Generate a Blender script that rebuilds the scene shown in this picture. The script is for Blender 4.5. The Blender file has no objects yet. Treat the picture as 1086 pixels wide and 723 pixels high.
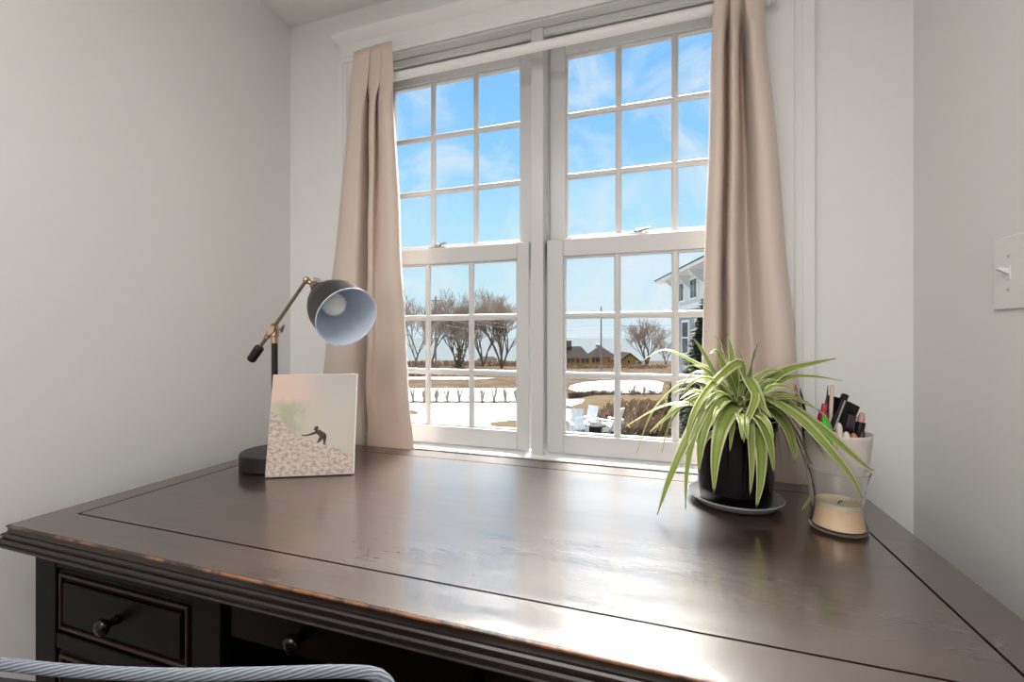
import bpy, math, random
from mathutils import Vector, Matrix
R = math.radians
random.seed(11)
col = bpy.context.scene.collection
sc = bpy.context.scene

# ------------------------------------------------------------------ camera, world, lights, exposure
EYE = 1.13                      # lens height above the floor
F = 474.0                       # focal length in px of a 1086 px wide frame
CX, HZ = 543.0, 358.0
YAW = R(18.33)
cs, sn = math.cos(YAW), math.sin(YAW)
cam_d = bpy.data.cameras.new('camera'); cam = bpy.data.objects.new('camera', cam_d); col.objects.link(cam)
cam.location = (0, 0, EYE); cam.rotation_euler = (R(90), 0, YAW)
cam_d.sensor_width = 36; cam_d.lens = F/1086*36; cam_d.shift_y = -(361.5-HZ)/1086
cam_d.clip_start = .02; cam_d.clip_end = 20000
sc.camera = cam
sc.view_settings.view_transform = 'Standard'; sc.view_settings.look = 'None'
sc.view_settings.gamma = 1; sc.view_settings.use_curve_mapping = False
sc.view_settings.exposure = 0.0
sc.cycles.max_bounces = 10; sc.cycles.transparent_max_bounces = 24; sc.cycles.transmission_bounces = 10
sc.cycles.sample_clamp_indirect = 6

SKY = 1.08
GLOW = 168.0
GLOW_DIR = Vector((-.06, .58, .80)).normalized()  # centre of the added sky glow; the sun lamp shines from elsewhere
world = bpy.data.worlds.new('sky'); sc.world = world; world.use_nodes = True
def build_world():
    nt = world.node_tree; N = nt.nodes; L = nt.links; N.clear()
    out = N.new('ShaderNodeOutputWorld'); bg = N.new('ShaderNodeBackground'); L.new(bg.outputs[0], out.inputs[0])
    tc = N.new('ShaderNodeTexCoord'); sep = N.new('ShaderNodeSeparateXYZ'); L.new(tc.outputs['Generated'], sep.inputs[0])
    ramp = N.new('ShaderNodeValToRGB'); L.new(sep.outputs[2], ramp.inputs[0])
    el = ramp.color_ramp.elements
    el[0].position = 0.0; el[0].color = (.66, .80, .86, 1)
    el[1].position = 1.0; el[1].color = (.20, .45, .85, 1)
    for p, c in ((.10, (.60, .81, .90, 1)), (.24, (.46, .77, .97, 1)), (.38, (.30, .63, 1.0, 1)), (.55, (.22, .53, .95, 1))):
        e = el.new(p); e.color = c
    mp = N.new('ShaderNodeMapping'); mp.inputs['Scale'].default_value = (2.2, 2.2, 3.4); mp.inputs['Rotation'].default_value = (.3, .5, .2)
    mp.inputs['Location'].default_value = (3.1, .7, 1.3)
    L.new(tc.outputs['Generated'], mp.inputs[0])
    no = N.new('ShaderNodeTexNoise'); no.inputs['Scale'].default_value = 2.3; no.inputs['Detail'].default_value = 8; no.inputs['Roughness'].default_value = .6
    no.inputs['Distortion'].default_value = .8
    L.new(mp.outputs[0], no.inputs['Vector'])
    # more cloud to the right (+X) of the view
    ad = N.new('ShaderNodeMath'); ad.operation = 'MULTIPLY_ADD'; L.new(sep.outputs[0], ad.inputs[0]); ad.inputs[1].default_value = .16; L.new(no.outputs[0], ad.inputs[2])
    cr = N.new('ShaderNodeMapRange'); cr.inputs['From Min'].default_value = .40; cr.inputs['From Max'].default_value = .66; cr.inputs['To Max'].default_value = .85
    L.new(ad.outputs[0], cr.inputs['Value'])
    mx = N.new('ShaderNodeMix'); mx.data_type = 'RGBA'; L.new(cr.outputs[0], mx.inputs['Factor']); L.new(ramp.outputs[0], mx.inputs['A']); mx.inputs['B'].default_value = (.80, .86, .90, 1)
    # bright lobe added to the sky above the frame, brightens desk and sill
    dt = N.new('ShaderNodeVectorMath'); dt.operation = 'DOT_PRODUCT'; L.new(tc.outputs['Generated'], dt.inputs[0]); dt.inputs[1].default_value = GLOW_DIR
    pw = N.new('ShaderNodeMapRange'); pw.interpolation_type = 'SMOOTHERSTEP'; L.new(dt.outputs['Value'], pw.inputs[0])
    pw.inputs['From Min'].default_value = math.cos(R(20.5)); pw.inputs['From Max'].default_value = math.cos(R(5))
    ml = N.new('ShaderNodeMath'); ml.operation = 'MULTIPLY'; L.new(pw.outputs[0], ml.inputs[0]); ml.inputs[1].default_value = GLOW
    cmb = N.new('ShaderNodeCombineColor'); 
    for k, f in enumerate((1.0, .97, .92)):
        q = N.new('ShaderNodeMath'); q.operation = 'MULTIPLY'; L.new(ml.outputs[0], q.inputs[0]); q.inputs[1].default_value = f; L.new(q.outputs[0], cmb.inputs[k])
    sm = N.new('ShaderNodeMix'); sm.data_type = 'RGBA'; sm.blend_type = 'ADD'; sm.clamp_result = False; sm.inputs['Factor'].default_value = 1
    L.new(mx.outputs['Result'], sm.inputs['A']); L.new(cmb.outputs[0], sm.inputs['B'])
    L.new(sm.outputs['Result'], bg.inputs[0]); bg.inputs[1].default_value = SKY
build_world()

def area(name, loc, rot, sx, sy, power, color=(1, 1, 1)):
    d = bpy.data.lights.new(name, 'AREA'); d.shape = 'RECTANGLE'; d.size = sx; d.size_y = sy; d.energy = power; d.color = color
    o = bpy.data.objects.new(name, d); col.objects.link(o); o.location = loc; o.rotation_euler = rot; return o
area('ceiling_fill', (-.40, -.75, 2.31), (0, 0, 0), 1.2, 1.2, 40, (1, .98, .965))  # added fill panel under the ceiling, no fixture there; lifts the room
area('room_fill', (-.3, -2.55, 1.45), (R(90), 0, 0), 2.4, 1.7, 14, (1, .97, .95))  # added fill behind the camera; the back wall has no window
sd = bpy.data.lights.new('sun', 'SUN'); sd.energy = .6; sd.angle = R(3); sd.color = (1, .95, .88)
so = bpy.data.objects.new('sun', sd); col.objects.link(so)
so.rotation_euler = Vector((.55, .62, -.55)).to_track_quat('-Z', 'Y').to_euler()

# ------------------------------------------------------------------ measuring helpers (camera frame -> world)
FW = Vector((-sn, cs, 0)); RT = Vector((cs, sn, 0)); UP = Vector((0, 0, 1))
def ray(u, v): return FW*F + RT*(u-CX) + UP*(HZ-v)
def V(u, v, D): return Vector((0, 0, EYE)) + ray(u, v)*(D/F)
def PY(u, v, Y):
    r = ray(u, v); return Vector((0, 0, EYE)) + r*(Y/r.y)
def PZ(u, v, Z):
    r = ray(u, v); return Vector((0, 0, EYE)) + r*((Z-EYE)/r.z)
GP = [(0, -3.85), (14, -3.9), (20, -4.05), (30, -4.35), (45, -4.75), (60, -5.1), (80, -5.75), (120, -7.6), (160, -9.6), (240, -12.4), (260, -13)]
def gz(D):
    for (a, za), (b, zb) in zip(GP, GP[1:]):
        if D <= b: return EYE + za + (zb-za)*(D-a)/(b-a)
    return EYE + GP[-1][1]
def G(u, v, lift=0.0):
    lo, hi = 1.0, 255.0
    for _ in range(50):
        m = (lo+hi)/2
        if gz(m) - EYE + lift > (HZ-v)/F*m: lo, hi = (lo, m)
        else: lo, hi = (m, hi)
    p = V(u, v, (lo+hi)/2); return p
def depth_of(p): return (Vector(p)-Vector((0, 0, EYE))).dot(FW)
def ground_at(u, D):
    p = V(u, HZ, D); p.z = gz(D); return p

# ------------------------------------------------------------------ materials
def mat(name, color, rough=.5, metal=0, spec=None, ior=None, var=0, vscale=20, bump=0, bscale=60, stretch=(1, 1, 1), coat=0, trans=0):
    m = bpy.data.materials.new(name); m.use_nodes = True
    nt = m.node_tree; b = nt.nodes['Principled BSDF']; N = nt.nodes; L = nt.links
    b.inputs['Base Color'].default_value = (*color, 1); b.inputs['Roughness'].default_value = rough; b.inputs['Metallic'].default_value = metal
    if spec is not None: b.inputs['Specular IOR Level'].default_value = spec
    if ior: b.inputs['IOR'].default_value = ior
    if coat: b.inputs['Coat Weight'].default_value = coat
    if trans: b.inputs['Transmission Weight'].default_value = trans
    if var or bump:
        tc = N.new('ShaderNodeTexCoord'); mp = N.new('ShaderNodeMapping'); mp.inputs['Scale'].default_value = stretch
        L.new(tc.outputs['Object'], mp.inputs[0])
    if var:
        no = N.new('ShaderNodeTexNoise'); no.inputs['Scale'].default_value = vscale; no.inputs['Detail'].default_value = 6
        L.new(mp.outputs[0], no.inputs['Vector'])
        mr = N.new('ShaderNodeMapRange'); mr.inputs['From Min'].default_value = .25; mr.inputs['From Max'].default_value = .75
        mr.inputs['To Min'].default_value = 1-var; mr.inputs['To Max'].default_value = 1+var; L.new(no.outputs[0], mr.inputs[0])
        h = N.new('ShaderNodeMix'); h.data_type = 'RGBA'; h.blend_type = 'MULTIPLY'; h.inputs['Factor'].default_value = 1; h.clamp_result = False
        h.inputs['A'].default_value = (*color, 1); L.new(mr.outputs[0], h.inputs['B']); L.new(h.outputs['Result'], b.inputs['Base Color'])
    if bump:
        n2 = N.new('ShaderNodeTexNoise'); n2.inputs['Scale'].default_value = bscale; n2.inputs['Detail'].default_value = 5; L.new(mp.outputs[0], n2.inputs['Vector'])
        bp = N.new('ShaderNodeBump'); bp.inputs['Strength'].default_value = bump; bp.inputs['Distance'].default_value = .002
        L.new(n2.outputs[0], bp.inputs['Height']); L.new(bp.outputs[0], b.inputs['Normal'])
    return m

M = {}
M['wall'] = mat('wall_paint', (.745, .742, .73), .6, var=.015, vscale=3, bump=.05, bscale=220)
M['ceil'] = mat('ceiling_paint', (.84, .83, .81), .7, bump=.04, bscale=200)
M['floor'] = mat('floor_boards', (.20, .12, .07), .35, var=.3, vscale=6, stretch=(1, 12, 1))
M['trim'] = mat('trim_paint', (.80, .79, .78), .35)
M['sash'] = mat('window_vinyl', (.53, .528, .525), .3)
M['rodwhite'] = mat('white_enamel', (.74, .74, .73), .3)
M['blackmetal'] = mat('black_metal', (.010, .008, .0075), .36, spec=.35, bump=.05, bscale=300)
M['brass'] = mat('aged_brass', (.50, .36, .24), .28, metal=1, var=.2, vscale=60)
M['bronze'] = mat('bronze_rod', (.22, .17, .14), .3, metal=1, var=.2, vscale=80)
M['shadein'] = mat('shade_enamel', (.60, .68, .80), .35)
M['bulb'] = mat('frosted_bulb', (.80, .80, .76), .12, coat=.5)
M['pot'] = mat('black_glaze', (.0015, .0015, .002), .14, spec=.22)
M['saucer'] = mat('grey_glaze', (.18, .18, .19), .25)
M['soil'] = mat('soil', (.03, .02, .014), .95, var=.5, vscale=90, bump=1, bscale=120)
M['cup'] = mat('cup_ceramic', (.62, .55, .50), .35)
M['wax'] = mat('candle_wax', (.78, .52, .33), .5, var=.04, vscale=30)
M['waxtop'] = mat('melted_wax', (.62, .52, .36), .35, var=.2, vscale=40)
M['wick'] = mat('burnt_wick', (.01, .008, .006), .9)
M['canvas'] = mat('white_canvas', (.72, .68, .64), .6, bump=.1, bscale=600)
M['black'] = mat('black_plastic', (.006, .0055, .006), .3, spec=.3)
M['knobblack'] = mat('black_knob', (.003, .002, .002), .18, spec=.3)
M['lockmetal'] = mat('dull_lock_metal', (.30, .29, .28), .35, metal=1)
M['blacksoft'] = mat('dark_plum_plastic', (.035, .022, .026), .45)
M['cream'] = mat('cream_wood', (.62, .50, .42), .5)
M['magenta'] = mat('magenta_plastic', (.42, .01, .07), .3)
M['green'] = mat('neon_green_plastic', (.06, .72, .03), .35)
M['silver'] = mat('silver_metal', (.7, .68, .66), .25, metal=1)
M['pinkwhite'] = mat('pale_cap', (.66, .58, .54), .4)
M['peach'] = mat('peach_cap', (.70, .42, .28), .45)
M['copper'] = mat('copper_cap', (.48, .18, .08), .35)
M['lip'] = mat('pink_lipstick', (.48, .25, .25), .45)
M['orange'] = mat('sharpened_wood', (.28, .11, .055), .6)
M['chaircloth'] = mat('charcoal_cloth', (.03, .03, .034), .9, bump=.6, bscale=400)
M['plate'] = mat('switch_plastic', (.76, .75, .74), .35)
M['scuff'] = mat('dark_scuff', (.006, .005, .005), .8)

def wood_desk():
    m = bpy.data.materials.new('espresso_wood'); m.use_nodes = True
    nt = m.node_tree; N = nt.nodes; L = nt.links; b = N['Principled BSDF']
    tc = N.new('ShaderNodeTexCoord')
    def noise(scale, stretch, detail=6, rough=.55):
        mp = N.new('ShaderNodeMapping'); mp.inputs['Scale'].default_value = stretch; L.new(tc.outputs['Object'], mp.inputs[0])
        n = N.new('ShaderNodeTexNoise'); n.inputs['Scale'].default_value = scale; n.inputs['Detail'].default_value = detail; n.inputs['Roughness'].default_value = rough
        L.new(mp.outputs[0], n.inputs['Vector']); return n
    g = noise(7, (1, 9, 1)); r = N.new('ShaderNodeValToRGB'); L.new(g.outputs[0], r.inputs[0])
    r.color_ramp.elements[0].position = .3; r.color_ramp.elements[0].color = (.016, .007, .0045, 1)
    r.color_ramp.elements[1].position = .75; r.color_ramp.elements[1].color = (.034, .015, .010, 1)
    L.new(r.outputs[0], b.inputs['Base Color'])
    a = noise(5, (1.0, 6, 1), 7, .62); mr = N.new('ShaderNodeMapRange'); mr.inputs['From Min'].default_value = .22; mr.inputs['From Max'].default_value = .78
    mr.inputs['To Min'].default_value = .11; mr.inputs['To Max'].default_value = .22; L.new(a.outputs[0], mr.inputs[0]); L.new(mr.outputs[0], b.inputs['Roughness'])
    b.inputs['Coat Weight'].default_value = .64; b.inputs['Coat Roughness'].default_value = .40; b.inputs['Coat IOR'].default_value = 1.5
    b.inputs['Specular Tint'].default_value = (1, .94, .89, 1)
    b.inputs['IOR'].default_value = DESK_IOR; b.inputs['Specular IOR Level'].default_value = DESK_SPEC
    w = noise(9, (1, 4, 1), 3, .5); s = noise(240, (.15, 1.5, 1), 3)
    ad = N.new('ShaderNodeMath'); ad.operation = 'MULTIPLY_ADD'; L.new(s.outputs[0], ad.inputs[0]); ad.inputs[1].default_value = .05; L.new(w.outputs[0], ad.inputs[2])
    bp = N.new('ShaderNodeBump'); bp.inputs['Strength'].default_value = .10; bp.inputs['Distance'].default_value = .003
    L.new(ad.outputs[0], bp.inputs['Height']); L.new(bp.outputs[0], b.inputs['Normal'])
    return m
DESK_IOR, DESK_SPEC = 2.05, .78
M['desk'] = wood_desk()
def worn_wood():
    m = mat('worn_edge_wood', (.02, .012, .008), .35, spec=.6)
    nt = m.node_tree; N = nt.nodes; L = nt.links; b = N['Principled BSDF']
    tc = N.new('ShaderNodeTexCoord'); n = N.new('ShaderNodeTexNoise'); n.inputs['Scale'].default_value = 9; n.inputs['Detail'].default_value = 8; n.inputs['Roughness'].default_value = .75
    L.new(tc.outputs['Object'], n.inputs['Vector'])
    r = N.new('ShaderNodeValToRGB'); L.new(n.outputs[0], r.inputs[0])
    r.color_ramp.elements[0].position = .46; r.color_ramp.elements[0].color = (.02, .012, .008, 1)
    r.color_ramp.elements[1].position = .56; r.color_ramp.elements[1].color = (.22, .09, .035, 1)
    L.new(r.outputs[0], b.inputs['Base Color']); return m
M['worn'] = worn_wood()
M['carcass'] = mat('dark_carcass_wood', (.0022, .0014, .001), .4, spec=.10, var=.3, vscale=8, stretch=(1, 8, 1))
M['edge'] = mat('moulding_wood', (.012, .007, .005), .30, spec=.45, var=.3, vscale=30)
M['redline'] = mat('rubbed_moulding_wood', (.018, .006, .004), .35, spec=.35, var=.5, vscale=30)

def glass_pane():
    m = bpy.data.materials.new('pane_glass'); m.use_nodes = True
    nt = m.node_tree; N = nt.nodes; L = nt.links; N.clear()
    o = N.new('ShaderNodeOutputMaterial'); mx = N.new('ShaderNodeMixShader'); t = N.new('ShaderNodeBsdfTransparent'); g = N.new('ShaderNodeBsdfGlossy')
    t.inputs[0].default_value = (.97, .98, .98, 1); g.inputs['Roughness'].default_value = .01
    lw = N.new('ShaderNodeFresnel'); lw.inputs[0].default_value = 1.45
    ml = N.new('ShaderNodeMath'); ml.operation = 'MULTIPLY'; L.new(lw.outputs[0], ml.inputs[0]); ml.inputs[1].default_value = .05
    L.new(ml.outputs[0], mx.inputs[0]); L.new(t.outputs[0], mx.inputs[1]); L.new(g.outputs[0], mx.inputs[2]); L.new(mx.outputs[0], o.inputs[0]); return m
M['glass'] = glass_pane()
def vessel_glass():
    m = bpy.data.materials.new('clear_glass'); m.use_nodes = True
    b = m.node_tree.nodes['Principled BSDF']; b.inputs['Transmission Weight'].default_value = 1; b.inputs['Roughness'].default_value = .02
    b.inputs['IOR'].default_value = 1.3; b.inputs['Base Color'].default_value = (.96, .98, .97, 1); return m
M['vessel'] = vessel_glass()
def cloth(name, c, tcol, tw, bump=.15):
    m = bpy.data.materials.new(name); m.use_nodes = True
    nt = m.node_tree; N = nt.nodes; L = nt.links; b = N['Principled BSDF']; o = N['Material Output']
    b.inputs['Base Color'].default_value = (*c, 1); b.inputs['Roughness'].default_value = .55; b.inputs['Sheen Weight'].default_value = .25
    tc = N.new('ShaderNodeTexCoord'); n = N.new('ShaderNodeTexNoise'); n.inputs['Scale'].default_value = 7; n.inputs['Detail'].default_value = 5
    mp = N.new('ShaderNodeMapping'); mp.inputs['Scale'].default_value = (1, 1, .6); mp.inputs['Rotation'].default_value = (.4, .5, 0)
    L.new(tc.outputs['Object'], mp.inputs[0]); L.new(mp.outputs[0], n.inputs['Vector'])
    bp = N.new('ShaderNodeBump'); bp.inputs['Strength'].default_value = bump; bp.inputs['Distance'].default_value = .03; L.new(n.outputs[0], bp.inputs['Height']); L.new(bp.outputs[0], b.inputs['Normal'])
    t = N.new('ShaderNodeBsdfTranslucent'); t.inputs[0].default_value = (*tcol, 1); mx = N.new('ShaderNodeMixShader'); mx.inputs[0].default_value = tw
    L.new(b.outputs[0], mx.inputs[1]); L.new(t.outputs[0], mx.inputs[2]); L.new(mx.outputs[0], o.inputs[0]); return m
M['curtain'] = cloth('beige_curtain_cloth', (.67, .57, .495), (.68, .50, .38), .14)
def leafmat():
    m = bpy.data.materials.new('variegated_leaf'); m.use_nodes = True
    nt = m.node_tree; N = nt.nodes; L = nt.links; b = N['Principled BSDF']; o = N['Material Output']
    uv = N.new('ShaderNodeUVMap'); sep = N.new('ShaderNodeSeparateXYZ'); L.new(uv.outputs[0], sep.inputs[0])
    s = N.new('ShaderNodeMath'); s.operation = 'SUBTRACT'; L.new(sep.outputs[0], s.inputs[0]); s.inputs[1].default_value = .5
    a = N.new('ShaderNodeMath'); a.operation = 'ABSOLUTE'; L.new(s.outputs[0], a.inputs[0])
    n = N.new('ShaderNodeTexNoise'); n.inputs['Scale'].default_value = 3; n.inputs['Detail'].default_value = 3
    mp = N.new('ShaderNodeMapping'); mp.inputs['Scale'].default_value = (6, .6, 1); L.new(uv.outputs[0], mp.inputs[0]); L.new(mp.outputs[0], n.inputs['Vector'])
    ad = N.new('ShaderNodeMath'); ad.operation = 'MULTIPLY_ADD'; L.new(n.outputs[0], ad.inputs[0]); ad.inputs[1].default_value = .22; L.new(a.outputs[0], ad.inputs[2])
    r = N.new('ShaderNodeValToRGB'); L.new(ad.outputs[0], r.inputs[0]); e = r.color_ramp.elements
    e[0].position = .0; e[0].color = (.10, .17, .025, 1); e[1].position = .62; e[1].color = (.66, .64, .38, 1)
    for p, c in ((.18, (.30, .39, .08, 1)), (.34, (.19, .28, .04, 1)), (.43, (.22, .30, .06, 1)), (.49, (.62, .62, .34, 1))):
        q = e.new(p); q.color = c
    # dry brown tip
    rt = N.new('ShaderNodeValToRGB'); L.new(sep.outputs[1], rt.inputs[0]); rt.color_ramp.elements[0].position = .95; rt.color_ramp.elements[0].color = (0, 0, 0, 1)
    rt.color_ramp.elements[1].position = .985; rt.color_ramp.elements[1].color = (1, 1, 1, 1)
    mx = N.new('ShaderNodeMix'); mx.data_type = 'RGBA'; L.new(rt.outputs[0], mx.inputs['Factor']); L.new(r.outputs[0], mx.inputs['A']); mx.inputs['B'].default_value = (.12, .05, .015, 1)
    L.new(mx.outputs['Result'], b.inputs['Base Color']); b.inputs['Roughness'].default_value = .38
    t = N.new('ShaderNodeBsdfTranslucent'); L.new(mx.outputs['Result'], t.inputs[0]); ms = N.new('ShaderNodeMixShader'); ms.inputs[0].default_value = .22
    L.new(b.outputs[0], ms.inputs[1]); L.new(t.outputs[0], ms.inputs[2]); L.new(ms.outputs[0], o.inputs[0]); return m
M['leaf'] = leafmat()
# outdoors
M['snow'] = mat('snow', (.40, .405, .41), .7, spec=0, var=.08, vscale=1.2)
M['earth'] = mat('winter_field', (.046, .034, .025), .95, spec=0, var=.45, vscale=.35)
M['turf'] = mat('winter_turf', (.054, .042, .027), .95, spec=0, var=.25, vscale=.9)
M['brush'] = mat('dry_brush', (.26, .19, .135), .95, spec=0, var=.4, vscale=3)
M['stone'] = mat('patio_stone', (.05, .046, .045), .9, spec=0, var=.25, vscale=3)
M['sea'] = mat('sea_water', (.064, .073, .079), .9, spec=0)
M['bark'] = mat('bare_bark', (.17, .13, .105), .9, spec=0, var=.2, vscale=2)
M['twig'] = mat('bare_twigs', (.29, .24, .205), .9, spec=0)
M['evergreen'] = mat('evergreen_needles', (.035, .05, .022), .8, var=.4, vscale=6)
M['ivy'] = mat('ivy_leaves', (.12, .10, .035), .8, var=.4, vscale=3)
M['yellowgreen'] = mat('conifer_shrub', (.20, .17, .06), .8, var=.4, vscale=5)
M['polewood'] = mat('weathered_pole', (.26, .19, .14), .85)
M['polegrey'] = mat('grey_pole', (.26, .24, .22), .8)
M['wire'] = mat('wire', (.16, .16, .17), .6)
M['roofgrey'] = mat('grey_shingles', (.030, .026, .025), .9, spec=0, var=.25, vscale=2)
M['ochre'] = mat('ochre_siding', (.34, .19, .05), .8)
M['brick'] = mat('chimney_brick', (.20, .11, .08), .9, var=.3, vscale=3)
M['darkglass'] = mat('dark_window', (.04, .045, .05), .2)
M['whitesiding'] = mat('white_siding', (.62, .61, .59), .6)
M['greysiding'] = mat('grey_shingle_siding', (.26, .26, .27), .8, var=.12, vscale=5)
M['whitepaint'] = mat('white_paint', (.80, .80, .80), .5)

# ------------------------------------------------------------------ mesh builder
class MB:
    def __init__(s): s.v = []; s.f = []; s.uv = None
    def box(s, a, b):
        x0, y0, z0 = a; x1, y1, z1 = b; n = len(s.v)
        s.v += [Vector(p) for p in ((x0, y0, z0), (x1, y0, z0), (x1, y1, z0), (x0, y1, z0), (x0, y0, z1), (x1, y0, z1), (x1, y1, z1), (x0, y1, z1))]
        s.f += [tuple(n+i for i in q) for q in ((0, 3, 2, 1), (4, 5, 6, 7), (0, 1, 5, 4), (1, 2, 6, 5), (2, 3, 7, 6), (3, 0, 4, 7))]; return s
    def obox(s, c, ax, ay, az):       # oriented box by centre and half axes
        c = Vector(c); n = len(s.v)
        for dz in (-1, 1):
            for dx, dy in ((-1, -1), (1, -1), (1, 1), (-1, 1)): s.v.append(c + ax*dx + ay*dy + az*dz)
        s.f += [tuple(n+i for i in q) for q in ((0, 3, 2, 1), (4, 5, 6, 7), (0, 1, 5, 4), (1, 2, 6, 5), (2, 3, 7, 6), (3, 0, 4, 7))]; return s
    def tube(s, pts, rad, n=10, cap=True):
        pts = [Vector(p) for p in pts]; m = len(pts)
        if not hasattr(rad, '__len__'): rad = [rad]*m
        base = len(s.v); ref = None
        for i, p in enumerate(pts):
            t = (pts[min(i+1, m-1)] - pts[max(i-1, 0)]).normalized()
            if ref is None:
                ref = Vector((0, 0, 1)) if abs(t.z) < .9 else Vector((1, 0, 0))
            a = (ref - t*ref.dot(t)).normalized(); ref = a; b = t.cross(a)
            for k in range(n):
                th = 2*math.pi*k/n; s.v.append(p + (a*math.cos(th)+b*math.sin(th))*rad[i])
        for i in range(m-1):
            for k in range(n):
                k2 = (k+1) % n; s.f.append((base+i*n+k, base+i*n+k2, base+(i+1)*n+k2, base+(i+1)*n+k))
        if cap:
            s.f.append(tuple(base+k for k in reversed(range(n)))); s.f.append(tuple(base+(m-1)*n+k for k in range(n)))
        return s
    def lathe(s, prof, o=(0, 0, 0), axis=(0, 0, 1), n=40, sx=1, sy=1):
        ax = Vector(axis).normalized(); o = Vector(o)
        ref = Vector((1, 0, 0)) if abs(ax.x) < .9 else Vector((0, 1, 0))
        a = (ref - ax*ref.dot(ax)).normalized(); b = ax.cross(a); base = len(s.v); rows = []
        for (r, z) in prof:
            if r < 1e-6: rows.append([len(s.v)]); s.v.append(o + ax*z); continue
            row = []
            for k in range(n):
                th = 2*math.pi*k/n; row.append(len(s.v)); s.v.append(o + ax*z + a*(r*math.cos(th)*sx) + b*(r*math.sin(th)*sy))
            rows.append(row)
        for p, q in zip(rows, rows[1:]):
            for k in range(n):
                k2 = (k+1) % n
                if len(p) == 1 and len(q) == 1: continue
                if len(p) == 1: s.f.append((p[0], q[k2], q[k]))
                elif len(q) == 1: s.f.append((p[k], p[k2], q[0]))
                else: s.f.append((p[k], p[k2], q[k2], q[k]))
        return s
    def prism(s, poly, d):            # extrude a 3D polygon by d
        n = len(s.v); k = len(poly); d = Vector(d)
        s.v += [Vector(p) for p in poly] + [Vector(p)+d for p in poly]
        s.f += [tuple(n+i for i in range(k)), tuple(n+k+i for i in reversed(range(k)))]
        s.f += [(n+i, n+k+i, n+k+(i+1) % k, n+(i+1) % k) for i in range(k)]; return s
    def grid(s, rows):
        n = len(s.v); w = len(rows[0])
        for r in rows: s.v += [Vector(p) for p in r]
        for i in range(len(rows)-1):
            for j in range(w-1): s.f.append((n+i*w+j, n+i*w+j+1, n+(i+1)*w+j+1, n+(i+1)*w+j))
        return s
    def build(s, name, m, parent=None, origin=None, smooth=None, bevel=0, solid=0, sub=0, seg=2):
        if parent is not None: off = wloc(parent)
        elif origin is not None: off = Vector(origin)
        else:
            lo = [min(p[i] for p in s.v) for i in range(3)]; hi = [max(p[i] for p in s.v) for i in range(3)]
            off = Vector(((lo[0]+hi[0])/2, (lo[1]+hi[1])/2, lo[2]))
        me = bpy.data.meshes.new(name); me.from_pydata([tuple(p-off) for p in s.v], [], s.f)
        if s.uv:
            ul = me.uv_layers.new(name='UVMap')
            for lp in me.loops: ul.data[lp.index].uv = s.uv[lp.vertex_index]
        me.materials.append(m); me.update()
        o = bpy.data.objects.new(name, me); col.objects.link(o)
        if parent is not None: o.parent = parent
        else: o.location = off
        if smooth:
            for p in me.polygons: p.use_smooth = True
            if smooth is not True: me.set_sharp_from_angle(angle=R(smooth))
        if bevel:
            md = o.modifiers.new('bevel', 'BEVEL'); md.width = bevel; md.segments = seg; md.limit_method = 'ANGLE'; md.angle_limit = R(35)
            for p in me.polygons: p.use_smooth = True
            me.set_sharp_from_angle(angle=R(35)); md.harden_normals = False
        if solid:
            md = o.modifiers.new('solid', 'SOLIDIFY'); md.thickness = solid; md.offset = 0
        if sub:
            md = o.modifiers.new('sub', 'SUBSURF'); md.levels = md.render_levels = sub
        return o
def wloc(o):
    p = Vector(o.location)
    while o.parent: o = o.parent; p = p + Vector(o.location)
    return p
def empty(name, loc):
    o = bpy.data.objects.new(name, None); col.objects.link(o); o.location = loc; o.empty_display_size = .05; return o
def tag(o, label=None, cat=None, group=None, kind=None):
    for k, v in (('label', label), ('category', cat), ('group', group), ('kind', kind)):
        if v: o[k] = v
    return o
def struct(o, label=None, cat=None): return tag(o, label, cat, kind='structure')
def spline(pts, n):                  # Catmull-Rom through points, n samples
    P = [Vector(p) for p in pts]
    if len(P) == 2: return [P[0].lerp(P[1], i/(n-1)) for i in range(n)]
    P = [P[0]*2-P[1]] + P + [P[-1]*2-P[-2]]; k = len(P)-3; out = []
    for i in range(n):
        t = i/(n-1)*k; j = min(int(t), k-1); t -= j; a, b, c, d = P[j:j+4]
        out.append(.5*((2*b)+(c-a)*t+(2*a-5*b+4*c-d)*t*t+(3*b-a-3*c+d)*t**3))
    return out
ORD = ['first', 'second', 'third', 'fourth', 'fifth', 'sixth', 'seventh', 'eighth', 'ninth', 'tenth']

# ------------------------------------------------------------------ room shell
XL, XR, YW, ZC = -1.36, .600, 1.374, 2.33
WT = .16
OX0, OX1, OZ0, OZ1 = -1.01, .268, EYE-.40, EYE+1.0      # window opening
w = MB()
w.box((XL-.1, YW, 0), (OX0, YW+WT, ZC)); w.box((OX1, YW, 0), (XR+.1, YW+WT, ZC))
w.box((OX0, YW, 0), (OX1, YW+WT, OZ0)); w.box((OX0, YW, OZ1), (OX1, YW+WT, ZC))
struct(w.build('wall_front', M['wall']), 'pale grey wall around the double window', 'wall')
struct(MB().box((XL-.1, -2.7, 0), (XL, YW, ZC)).build('wall_left', M['wall']), 'pale grey side wall left of the desk', 'wall')
struct(MB().box((XR, -.55, 0), (XR+.1, YW, ZC)).build('wall_right', M['wall']), 'pale grey side wall with the light switch, right of the desk', 'wall')
struct(MB().box((XR, -.65, 0), (1.9, -.55, ZC)).build('wall_return', M['wall']), 'grey return wall behind the camera', 'wall')
struct(MB().box((1.9, -2.7, 0), (2.0, -.55, ZC)).build('wall_far_right', M['wall']), 'grey wall behind the camera at right', 'wall')
struct(MB().box((XL-.1, -2.8, 0), (2.0, -2.7, ZC)).build('wall_back', M['wall']), 'grey wall behind the camera', 'wall')
struct(MB().box((XL-.1, -2.8, -.1), (2.0, YW+WT, 0)).build('floor', M['floor']), 'brown wooden floor', 'floor')
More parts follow.
